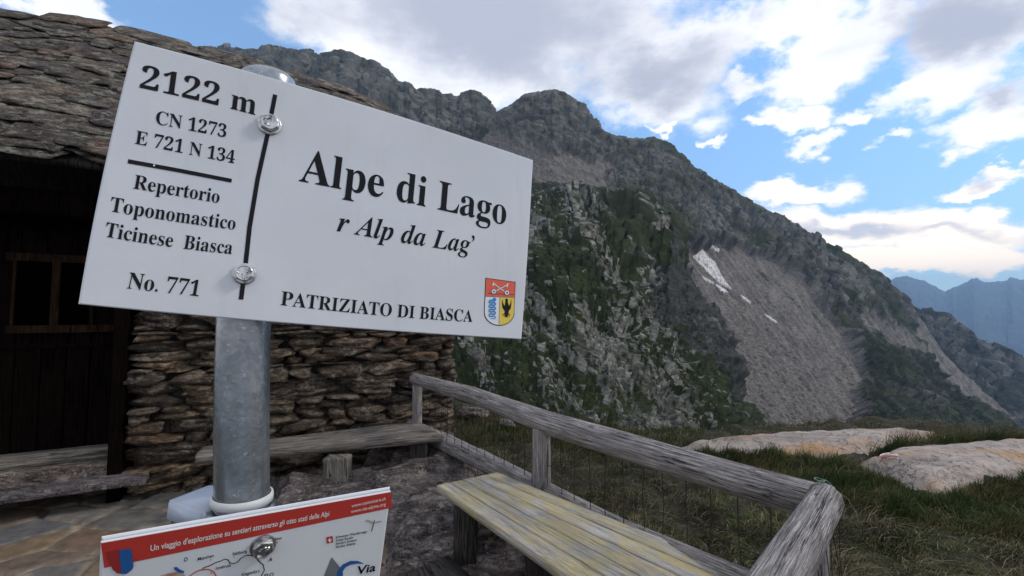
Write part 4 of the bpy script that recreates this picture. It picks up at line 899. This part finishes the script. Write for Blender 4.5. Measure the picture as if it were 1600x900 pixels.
def plate_body(pl, outline, thick, mat, parent, name, back=0., bev=.0008):
    uvp = np.array([pl.uv(*p) for p in outline]); n_ = len(uvp); c = uvp.mean(0)
    ins = c+(uvp-c)*(1-bev*2/np.abs(uvp-c).max()*1.0)
    rings = [(ins, -back), (uvp, -back-bev), (uvp, -back-thick+bev), (ins, -back-thick)]
    V = np.array([pl.w(x, y, hh) for r, hh in rings for x, y in r]); Fs = [list(range(n_)), list(range(4*n_-1, 3*n_-1, -1))]
    for k_ in range(3):
        for i in range(n_):
            j_ = (i+1) % n_; Fs.append([k_*n_+i, (k_+1)*n_+i, (k_+1)*n_+j_, k_*n_+j_])
    me = mesh(V, Fs); bm = bmesh.new(); bm.from_mesh(me); bmesh.ops.recalc_face_normals(bm, faces=bm.faces); bm.to_mesh(me); bm.free()
    return link(name, me, mat, parent)
def curve(p, q, bow, n=16):       # edge from p to q, bow pixels to the left-hand normal
    p, q = np.array(p, float), np.array(q, float); d = q-p; n_ = np.array([d[1], -d[0]])/np.linalg.norm(d)
    return [tuple(p+d*t+n_*bow*4*t*(1-t)) for t in np.linspace(0, 1, n, endpoint=False)]
TL, TR, BR, BL = (210, 64), (833, 250), (815, 530), (122, 475)
r1, r2, r3, r4 = [ray(*p) for p in (TL, TR, BR, BL)]
sol = np.linalg.solve(np.stack([r1, -r2, r3], 1), r4)       # d1 r1 - d2 r2 + d3 r3 = r4
c1, c2, c3, c4 = r1*sol[0], r2*sol[1], r3*sol[2], r4
nn = np.cross(c2-c1, c4-c1); rp = ray(400, 320); onp = rp*((c1@nn)/(rp@nn)); front = YP-pr-.004; sc1 = front/onp[1]*.985
PL = Plate(c1*sc1+C0, (c2-c1)+(c3-c4), (c1-c4)+(c2-c3))
sg = thing('place_name_sign', PL.w(*PL.uv(400, 320)), 'large glossy white sign with black serif lettering, Alpe di Lago 2122 m', 'sign')
outl = curve(TL, TR, 7)+curve(TR, BR, 1)+curve(BR, BL, 4)+curve(BL, TL, 5)
plate_body(PL, outl, .0028, M['enamel'], sg, 'panel')
def T(body, p0, p1, cap, it=False, **k_): return text(PL, mb(body, it), p0, p1, cap, M['ink'], sg, **k_)
T('2122 m', (218, 137), (399, 180), 34, mid=(308, 157))
T('CN 1273', (243, 193.5), (353, 215), 20.5); T('E 721 N 134', (210.5, 224.5), (366, 255.5), 20.5)
T('Repertorio', (208, 294.5), (342, 317.5), 21.5); T('Toponomastico', (171, 330), (367, 359), 22, mid=(265, 345)); T('Ticinese  Biasca', (163, 369.5), (362, 397), 22, mid=(260, 385))
T('No. 771', (198, 450.5), (310, 463), 25)
T('Alpe di Lago', (467, 283), (790, 351.5), 47.5, mid=(632, 316)); T('r Alp da Lag’', (526, 361), (740, 396), 30, True, mid=(640, 381))
T('PATRIZIATO DI BIASCA', (438, 476.5), (738, 503), 20, mid=(590, 492.5))
px1 = np.linalg.norm(PL.uv(300, 265)-PL.uv(300, 266)); stroke(PL, [(200, 252), (280, 266.5), (362, 282.5)], px1*6.2, M['ink'], sg)
stroke(PL, [(430, 148), (417, 215), (402.5, 280), (390, 355), (384, 410), (376.5, 468)], px1*6.4, M['ink'], sg)
disc0 = [(241+1.8*math.cos(a), 258.6+1.8*math.sin(a)) for a in np.linspace(0, 6.2, 7)]
poly(PL, disc0, M['enamel'], sg, .0006, 'chip')
# crest
cr_out = [(758.3, 434), (805.5, 440.5), (804.5, 464.5), (803.5, 488)]+[(780+24*math.cos(a), 488+21*math.sin(a)) for a in np.linspace(.12, math.pi-.1, 18)]+[(756, 487), (757.2, 463)]
poly(PL, cr_out, M['ink'], sg, .0003, 'crest')
def shr(pts, f=.955, c=(780.5, 470)): return [(c[0]+(x-c[0])*f, c[1]+(y-c[1])*(f+.01)) for x, y in pts]
crest = [o_ for o_ in sg.children if o_.name.startswith('crest')][0]
poly(PL, shr(cr_out), M['crestwhite'], sg, .00045, 'crest_field')
poly(PL, [(759.3, 435.2), (804.4, 441.5), (803.6, 464.1), (758.4, 462.6)], M['crestred'], sg, .0006, 'crest_chief')
ye = [(780.4, 463.8), (803.6, 464.5), (802.6, 488)]+[(780+22.7*math.cos(a), 488+19.8*math.sin(a)) for a in np.linspace(.12, math.pi/2, 10)]
poly(PL, ye, M['yellow'], sg, .0006, 'crest_field'); stroke(PL, [(758, 463.2), (804, 464.8)], px1*.8, M['ink'], sg, .0008, 'crest_line'); stroke(PL, [(780.6, 464), (779.2, 507.5)], px1*.7, M['ink'], sg, .0008, 'crest_line')
for a_, b_ in (((771, 443), (790, 457)), ((793, 444.5), (773, 455.5))):
    stroke(PL, [a_, b_], px1*3.2, M['ink'], sg, .0007, 'crest_key'); stroke(PL, [a_, b_], px1*2., M['crestwhite'], sg, .0009, 'crest_key')
    s_ = -1 if a_[0] < 780 else 1; stroke(PL, [(a_[0], a_[1]-1.5), (a_[0]+s_*0-1.2, a_[1]+4)], px1*2.6, M['crestwhite'], sg, .001, 'crest_key')
def disc(cx, cy, r, mat, h, n=18, nm='crest_key'): poly(PL, [(cx+r*math.cos(a), cy+r*math.sin(a)) for a in np.linspace(0, 2*math.pi, n, endpoint=False)], mat, sg, h, nm)
for cx, cy in ((771, 455.5), (791.5, 457.5)): disc(cx, cy, 4.3, M['ink'], .0011); disc(cx, cy, 3.6, M['crestwhite'], .0013); disc(cx, cy, 1.4, M['ink'], .0015)
stroke(PL, [(762, 458.5), (802, 460.5)], px1*.8, M['ink'], sg, .0008, 'crest_line')
sn = [(770+5.2*math.sin(i*.62)-(i*.03), 467+i*.62) for i in range(58)]
sn = [(768.8+4.8*math.cos(t_*1.75), 468+2.5*math.sin(t_*3.5)*.4+t_*1.95) for t_ in np.linspace(0, 15.6, 90)]
stroke(PL, sn, px1*np.interp(np.linspace(0, 1, 90), [0, .1, .8, 1], [3.6, 3.4, 3., 1.2]), M['crestblue'], sg, .0009, 'crest_serpent'); disc(772, 467.8, 2.8, M['crestblue'], .001, nm='crest_serpent')
eg = [(784.5, 467), (785.8, 474), (788, 478), (789.5, 470), (788.6, 467.6), (791, 466.4), (793.4, 468), (793, 472), (795, 478), (797, 474), (798, 467), (798.6, 475), (797.5, 482), (794.6, 486), (794, 489), (797, 493.5), (793.5, 491.5), (792.5, 496.5), (790, 494.5), (787.5, 496), (788.5, 491.5), (785, 492.5), (788.4, 488), (787.5, 485), (784.6, 481), (784, 474)]
poly(PL, eg, M['ink'], sg, .0009, 'crest_eagle')
for a_ in (((784.5, 490), (786.5, 494)), ((796, 491), (795, 495.5))): stroke(PL, a_, px1*1.3, M['crestred'], sg, .0011, 'crest_claw')
# hexagonal bolts
def bolt(pl, px, py, rad_px, parent, seed, h0=.0):
    u, v = pl.uv(px, py); s = np.linalg.norm(pl.uv(px, py)-pl.uv(px+1, py)); R = rad_px*s; bm = bmesh.new(); rs_ = np.random.RandomState(seed)
    def ringv(r, h, n, rot=0.): return [bm.verts.new(pl.w(u+r*math.cos(rot+2*math.pi*i/n), v+r*math.sin(rot+2*math.pi*i/n), h)) for i in range(n)]
    rings = [ringv(R*1.12, h0, 36), ringv(R*1.12, h0+R*.16, 36), ringv(R*1.02, h0+R*.2, 36)]
    n = 36
    def hexr(a): a = (a+.3) % (math.pi/3)-math.pi/6; return math.cos(math.pi/6)/math.cos(a)
    for rr_, hh in ((.98, .22), (.98, .62), (.93, .70), (.80, .76), (.72, .73), (.55, .74), (.3, .745)):
        rings.append([bm.verts.new(pl.w(u+R*rr_*(hexr(2*math.pi*i/n) if rr_ > .9 else .93)*math.cos(2*math.pi*i/n), v+R*rr_*(hexr(2*math.pi*i/n) if rr_ > .9 else .93)*math.sin(2*math.pi*i/n), h0+R*hh)) for i in range(n)])
    for a, b in zip(rings, rings[1:]):
        for i in range(n): bm.faces.new((a[i], a[(i+1) % n], b[(i+1) % n], b[i]))
    cv = bm.verts.new(pl.w(u, v, h0+R*.745)); 
    for i in range(n): bm.faces.new((rings[-1][i], rings[-1][(i+1) % n], cv))
    # embossed marks
    for k_ in range(7):
        a = rs_.uniform(0, 6.28); r0 = R*rs_.uniform(.2, .58); da = rs_.uniform(.25, .5); q = []
        for t_ in np.linspace(0, 1, 6): aa = a+da*t_*2; rr2 = r0+R*.12*math.sin(t_*3); q.append((u+rr2*math.cos(aa), v+rr2*math.sin(aa)))
        top_ = [bm.verts.new(pl.w(x, y, h0+R*.84)) for x, y in q]; 
        sA = [bm.verts.new(pl.w(x+R*.07, y+R*.04, h0+R*.73)) for x, y in q]; sB = [bm.verts.new(pl.w(x-R*.07, y-R*.04, h0+R*.73)) for x, y in q]
        for i in range(5): bm.faces.new((top_[i], top_[i+1], sA[i+1], sA[i])); bm.faces.new((top_[i+1], top_[i], sB[i], sB[i+1]))
    bmesh.ops.recalc_face_normals(bm, faces=bm.faces); me = bpy.data.meshes.new('bolt'); bm.to_mesh(me); bm.free(); link('bolt', me, M['bolt'], parent)
bolt(PL, 421, 195, 16.5, sg, 1, .0006); bolt(PL, 382, 428, 17, sg, 4, .0006)
# clamps holding the sign to the pole
# lower sign
LTL, LTR = (157, 848), (611, 768)
vp = (1930, 536); dirh = ray(*vp); dirh /= np.linalg.norm(dirh)
vdn = ray(560, 4200); vdn /= np.linalg.norm(vdn); dv_ = vdn-dirh*(vdn@dirh); dv_ /= np.linalg.norm(dv_)
if dv_[2] > 0: dv_ = -dv_
Pp = at(411, 850, YP-pr-.006)
QL = Plate(Pp, dirh, -dv_)
ls = thing('trail_panel', Pp, 'tilted white panel with red heading band and a route map, below the large sign', 'sign')
a_ = QL.uv(*LTL); b_ = QL.uv(*LTR); Hh = .20
def qpx(u, v):
    p = QL.w(u, v)-C0; c, s = math.cos(PITCH), math.sin(PITCH); y = p[1]*c+p[2]*s; z = -p[1]*s+p[2]*c; return 800+F*p[0]/y, 450-F*z/y
vt = (a_[1]+b_[1])/2; U0, U1 = a_[0], b_[0]; VT = max(a_[1], b_[1])
lo = [LTL, LTR, qpx(b_[0], b_[1]-Hh), qpx(a_[0], a_[1]-Hh)]
print('lower sign px', lo, 'size', b_-a_)
plate_body(QL, lo[::-1], .003, M['print_white'], ls, 'panel')
plate_body(QL, [(x, y-3.5) if i > 1 else (x, y) for i, (x, y) in enumerate(lo[::-1])], .003, M['print_white'], ls, 'back_plate', .0032)
poly(QL, [(157.5, 848.5), (610.5, 768.5), (612.5, 793), (206, 878.5), (200, 880), (163, 887)], M['red'], ls, .0003, 'heading_band')
def T2(body, p0, p1, cap, mat, **k_): return text(QL, body, p0, p1, cap, mat, ls, h=.0006, **k_)
T2("Un viaggio d'esplorazione su sentieri attraverso gli otto stati delle Alpi", (235, 860.5), (514, 805.5), 8.2, M['pinktext'], bold=.018)
T2('www.camminare.ch', (549, 792.5), (602, 781), 5., M['pinktext'], bold=.01); T2('www.via-alpina.org', (548, 801.5), (602.5, 789.5), 5., M['pinktext'], bold=.01)
def shield(pts, mat, h): poly(QL, pts, mat, ls, h, 'shield')
shield([(166, 862), (186.5, 858), (190, 896), (183, 895), (176, 889), (172, 880)], M['deepred'], .0006); shield([(186.5, 858.5), (205, 856), (209, 884), (206, 890), (198, 896), (190, 896)], M['blue'], .0008)
T2('D', (287.5, 877), (293, 876), 6, M['blue'], bold=.02); T2('A', (419.5, 877), (425, 876), 6.2, M['ink'], bold=.02); T2('München', (309, 875.5), (334, 869.5), 4.6, M['ink'], bold=.012); T2('Salzburg', (363, 867.5), (385.5, 862.5), 4.6, M['ink'], bold=.012)
T2('Innsbruck', (337, 889.5), (361, 884.5), 4.6, M['ink'], bold=.012); T2('Wien', (428, 845), (440, 841.5), 4.2, M['ink'], bold=.012); T2('Klagenfurt', (377.5, 899.5), (405.5, 893.5), 4.6, M['ink'], bold=.012); T2('SLO', (412, 903), (427, 900), 6, M['ink'], bold=.02); T2('Zürich', (260, 901), (277, 897), 4.6, M['red'], bold=.012)
px2 = np.linalg.norm(QL.uv(400, 870)-QL.uv(400, 871))
stroke(QL, [(314, 891), (319, 886), (326, 884), (338, 878), (345, 876), (351, 873), (356, 874), (359, 879), (366, 880), (372, 877), (377, 871), (385, 867), (392, 867), (399, 870), (405, 877), (411, 882), (413, 890), (408, 900), (405, 910)], px2*1.3, M['ink'], ls, .0006, 'route')
stroke(QL, [(290, 905), (298, 898), (305, 893), (312, 890), (320, 889), (327, 889), (334, 893), (338, 900), (341, 908)], px2*1.4, M['red'], ls, .0008, 'route')
poly(QL, [(250, 899), (268, 894), (285, 893), (290, 900), (286, 915), (250, 915)], M['tan'], ls, .0004, 'map_area'); poly(QL, [(271, 886), (276, 885), (281, 889), (288, 892), (287, 895), (279, 894), (273, 890)], M['blue'], ls, .0006, 'lake')
for p in ((329, 874), (366, 870), (330, 894.5), (433, 847)): poly(QL, [(p[0]+1.1*math.cos(a), p[1]+1.1*math.sin(a)) for a in np.linspace(0, 6, 8)], M['red'], ls, .0007, 'town_dot')
fx, fy = 510, 838
poly(QL, [(509.5, 839), (519.5, 837), (520.5, 847), (510.5, 849)], M['red'], ls, .0005, 'flag'); stroke(QL, [(512, 844), (518, 842.8)], px2*1.9, M['crestwhite'], ls, .0007, 'flag_cross'); stroke(QL, [(514.6, 840.5), (515.4, 846.4)], px2*1.9, M['crestwhite'], ls, .0008, 'flag_cross')
for i, (w_t, l) in enumerate((('Schweizer Wanderwege', 573), ('Suisse Rando', 551), ('Sentieri Svizzeri', 557), ('Sendas Svizras', 555))):
    y0 = 841+i*5.0; T2(w_t, (524, y0), (l, y0-(l-524)*.19), 3.6, M['ink'], bold=.012)
stroke(QL, [(580, 830), (583, 820), (585, 812.5)], px2*1.4, M['ink'], ls, .0006, 'emblem'); stroke(QL, [(571, 813), (577, 814), (582, 817)], px2*3, M['tan'], ls, .0005, 'emblem'); stroke(QL, [(586, 816), (591, 815), (596, 814)], px2*2.4, M['tan'], ls, .0005, 'emblem')
poly(QL, [(518, 870), (534, 889), (530, 915), (500, 915)], M['greyprint'], ls, .0004, 'emblem')
stroke(QL, [(531, 905), (531, 893), (537, 884), (547, 879), (558, 878), (567, 880)], [px2*9, px2*8.5, px2*8, px2*7, px2*4.5, px2*1], M['blue'], ls, .0006, 'emblem')
T2('Via', (556, 897.5), (586, 891.5), 12, M['ink'], shear=.2, bold=.02)
bolt(QL, 411, 852, 17.5, ls, 9, .0006)
# ------------------------------------------------------------------ grass
def blades(n, sampler, name, label_kind, h, hv, cols, lean, width, mat, seed=0, curl=.5):
    rs = np.random.RandomState(seed); x, y, dens_h = sampler(rs, n); n = len(x); z = ground_z(x, y)-.01
    H = h*(1+hv*rs.randn(n)).clip(.3, 2.4)*dens_h; an = rs.uniform(0, 2*math.pi, n)+0.
    flow = fbm(np.stack([x*1.3, y*1.3, 0*x+seed], 1), 3)*3.0; dirx, diry = np.cos(flow), np.sin(flow)
    mixw = rs.uniform(.2, 1, n)*lean; la = flow+rs.randn(n)*.9; lx, ly = np.cos(la)*mixw, np.sin(la)*mixw
    wx, wy = np.cos(an)*width, np.sin(an)*width
    V = np.zeros((n, 7, 3)); b = np.stack([x, y, z], 1)
    for i, f in enumerate((0, .4, .75)):
        bend = f**1.7; zz = np.sin(np.minimum(f*1.3, 1.57)*1)*0+f*(1-curl*mixw/ max(lean, 1e-6)*f*.9)
        cx = x+lx*H*bend; cy = y+ly*H*bend; cz = z+H*zz; w = (1, .8, .5)[i]
        V[:, 2*i] = np.stack([cx-wx*w, cy-wy*w, cz], 1); V[:, 2*i+1] = np.stack([cx+wx*w, cy+wy*w, cz], 1)
    V[:, 6] = np.stack([x+lx*H*1.15, y+ly*H*1.15, z+H*(1-curl*.95*mixw/max(lean, 1e-6))], 1)
    base = (np.arange(n)*7)[:, None]; T_ = np.concatenate([base+np.array([[0, 1, 3]]), base+np.array([[0, 3, 2]]), base+np.array([[2, 3, 5]]), base+np.array([[2, 5, 4]]), base+np.array([[4, 5, 6]])])
    cols = np.array(cols); ci = rs.randint(len(cols), size=n); pz = fbm(np.stack([x*2.2, y*2.2, 0*x+3.3], 1), 4); ci = np.clip((ci+np.round(pz*4)), 0, len(cols)-1).astype(int); c = cols[ci]*rs.uniform(.6, 1.4, (n, 1))
    c = np.repeat(c, 7, 0)
    o = link(name, mesh(V.reshape(-1, 3), T_, {'tint': c}), mat); tag(o, label_kind[0], label_kind[1], kind='stuff'); return o
m, k = newmat('blade'); k.finish(k.attr('tint').outputs['Color'], .8, None, spec=.15); MB_ = m
def samp(region, hfun):
    def f(rs, n):
        X = []; Y = []
        px = rs.uniform(region[0], region[1], n*3); py = rs.uniform(region[2], region[3], n*3)
        P = atz(px, py, 0.); X, Y = P[:, 0], P[:, 1]
        d = (X-RA[0])*RN[0]+(Y-RA[1])*RN[1]; X, Y, px, py = X[d > .07], Y[d > .07], px[d > .07], py[d > .07]
        hh = hfun(px, py, X, Y); r = rs.uniform(0, 1, len(X)); keep = (hh > .02) & (r < np.clip(hh*1.3, 0, 1)); return X[keep][:n], Y[keep][:n], hh[keep][:n]
    return f
SL1 = [(1075, 700), (1170, 690), (1290, 686), (1470, 690), (1420, 700), (1385, 716), (1340, 718), (1270, 716)]
SL2 = [(1352, 724), (1395, 706), (1470, 698), (1700, 696), (1610, 733), (1560, 754), (1480, 768), (1435, 756), (1385, 740)]
def offslab(px, py): return 1-np.maximum(poly_mask(px, py, SL1, 2), poly_mask(px, py, SL2, 3))
TALL = [(860, 690), (1000, 697), (1110, 700), (1340, 716), (1360, 738), (1440, 768), (1540, 762), (1620, 720), (1760, 700), (1760, 830), (1500, 835), (1380, 800), (1320, 790), (1240, 775), (1050, 730), (880, 705)]
def hT(px, py, X, Y): return np.clip(poly_mask(px, py, TALL, 14)*(.75+.5*fbm(np.stack([X*2.5, Y*2.5, 0*X], 1), 3)), 0, 1.3)*offslab(px, py)
def hL(px, py, X, Y): return np.clip(.62+.45*fbm(np.stack([X*2.8, Y*2.8, 0*X+7], 1), 4), .05, 1.2)*offslab(px, py)
blades(60000, samp((850, 1760, 684, 840), hT), 'grass', ('tall dark green grass in front of the pale rock slabs', 'grass'), .11, .45, [(.024, .042, .009), (.034, .055, .012), (.05, .065, .018), (.10, .085, .035)], .75, .0032, MB_, 1, .45)
blades(110000, samp((690, 1900, 645, 1150), hL), 'matted_grass', ('flattened straw and moss coloured grass beyond the fence', 'grass'), .085, .4, [(.034, .056, .012), (.06, .080, .02), (.13, .11, .05), (.21, .175, .105), (.055, .050, .02), (.018, .026, .007)], 1.6, .0032, MB_, 2, .93)
blades(9000, samp((700, 1100, 640, 700), lambda a, b, c, d: np.clip(.8+.5*fbm(np.stack([c*2, d*2, 0*c], 1), 3), 0, 1.2)), 'ridge_grass', ('short green grass along the crest behind the log fence', 'grass'), .10, .4, [(.04, .055, .015), (.07, .075, .025), (.11, .10, .04)], .6, .004, MB_, 3, .5)

blades(13000, samp((690, 1900, 650, 1150), lambda a, b, c, d: np.clip(.35+.9*fbm(np.stack([c*1.6, d*1.6, 0*c+4], 1), 4), 0, 1.2)*offslab(a, b)), 'straw', ('long pale dry stalks lying over the matted grass', 'dry grass'), .16, .35, [(.13, .105, .055), (.24, .20, .13), (.17, .14, .09), (.08, .07, .03)], 1.7, .0024, MB_, 9, .9)
GAP = [(1350, 720), (1400, 700), (1460, 688), (1560, 683), (1640, 684), (1640, 690), (1560, 690), (1470, 699), (1405, 712)]
blades(7000, samp((1340, 1640, 680, 724), lambda a, b, c, d: poly_mask(a, b, GAP, 2)), 'cleft_grass', ('tufts of grass in the cleft between the two pale rock slabs', 'grass'), .15, .5, [(.03, .045, .012), (.06, .065, .02), (.11, .09, .04)], .8, .0035, MB_, 12, .5)
blades(2500, samp((690, 1760, 655, 800), lambda a, b, c, d: np.clip(.2+.9*fbm(np.stack([c*1.2, d*1.2, 0*c+9], 1), 3), 0, 1)), 'seed_stalks', ('thin dry seed stalks standing above the turf', 'dry grass'), .24, .3, [(.16, .12, .06), (.22, .17, .10), (.10, .09, .04)], .35, .0013, MB_, 14, .3)
spots_ = [(738, 650, .20), (790, 668, .12)]
lab_ = ['broad pale flat stone in the meadow beside the hut corner', 'smaller pale stone in the meadow between the hut corner and the middle fence post']
for i, ((px, py, r_), lb) in enumerate(zip(spots_, lab_)):
    c_ = atz(px, py, 0.); P, Q = stone(14, 10, 7, (r_*2.4, r_*1.6, r_*1.1), 3, .12, .1, 400+i); zc = float(ground_z(np.array([c_[0]]), np.array([c_[1]]))[0])
    a = Acc(); a.add(P+np.array([c_[0], c_[1], zc+r_*.28]), Q, {'tint': (1.3, 1.25, 1.15)}); tag(link('loose_stone', a.mesh(), M['outcrop'], None), lb, 'stone', 'loose stones in the meadow')
# ------------------------------------------------------------------ evening haze
bm = bmesh.new(); bmesh.ops.create_cube(bm, size=1); me = bpy.data.meshes.new('haze')
for v in bm.verts: v.co = Vector((v.co.x*26000, v.co.y*26000, (1020 if v.co.z > 0 else -1000)))
bm.to_mesh(me); bm.free(); m = bpy.data.materials.new('haze'); m.use_nodes = True; nt = m.node_tree; nt.nodes.remove(nt.nodes['Principled BSDF'])
pv = nt.nodes.new('ShaderNodeVolumePrincipled'); pv.inputs['Density'].default_value = 8.5e-5; pv.inputs['Color'].default_value = (.42, .66, 1, 1); pv.inputs['Anisotropy'].default_value = .1
nt.links.new(pv.outputs[0], nt.nodes['Material Output'].inputs['Volume']); tag(link('haze', me, m), kind='stuff', label='thin bluish evening haze')
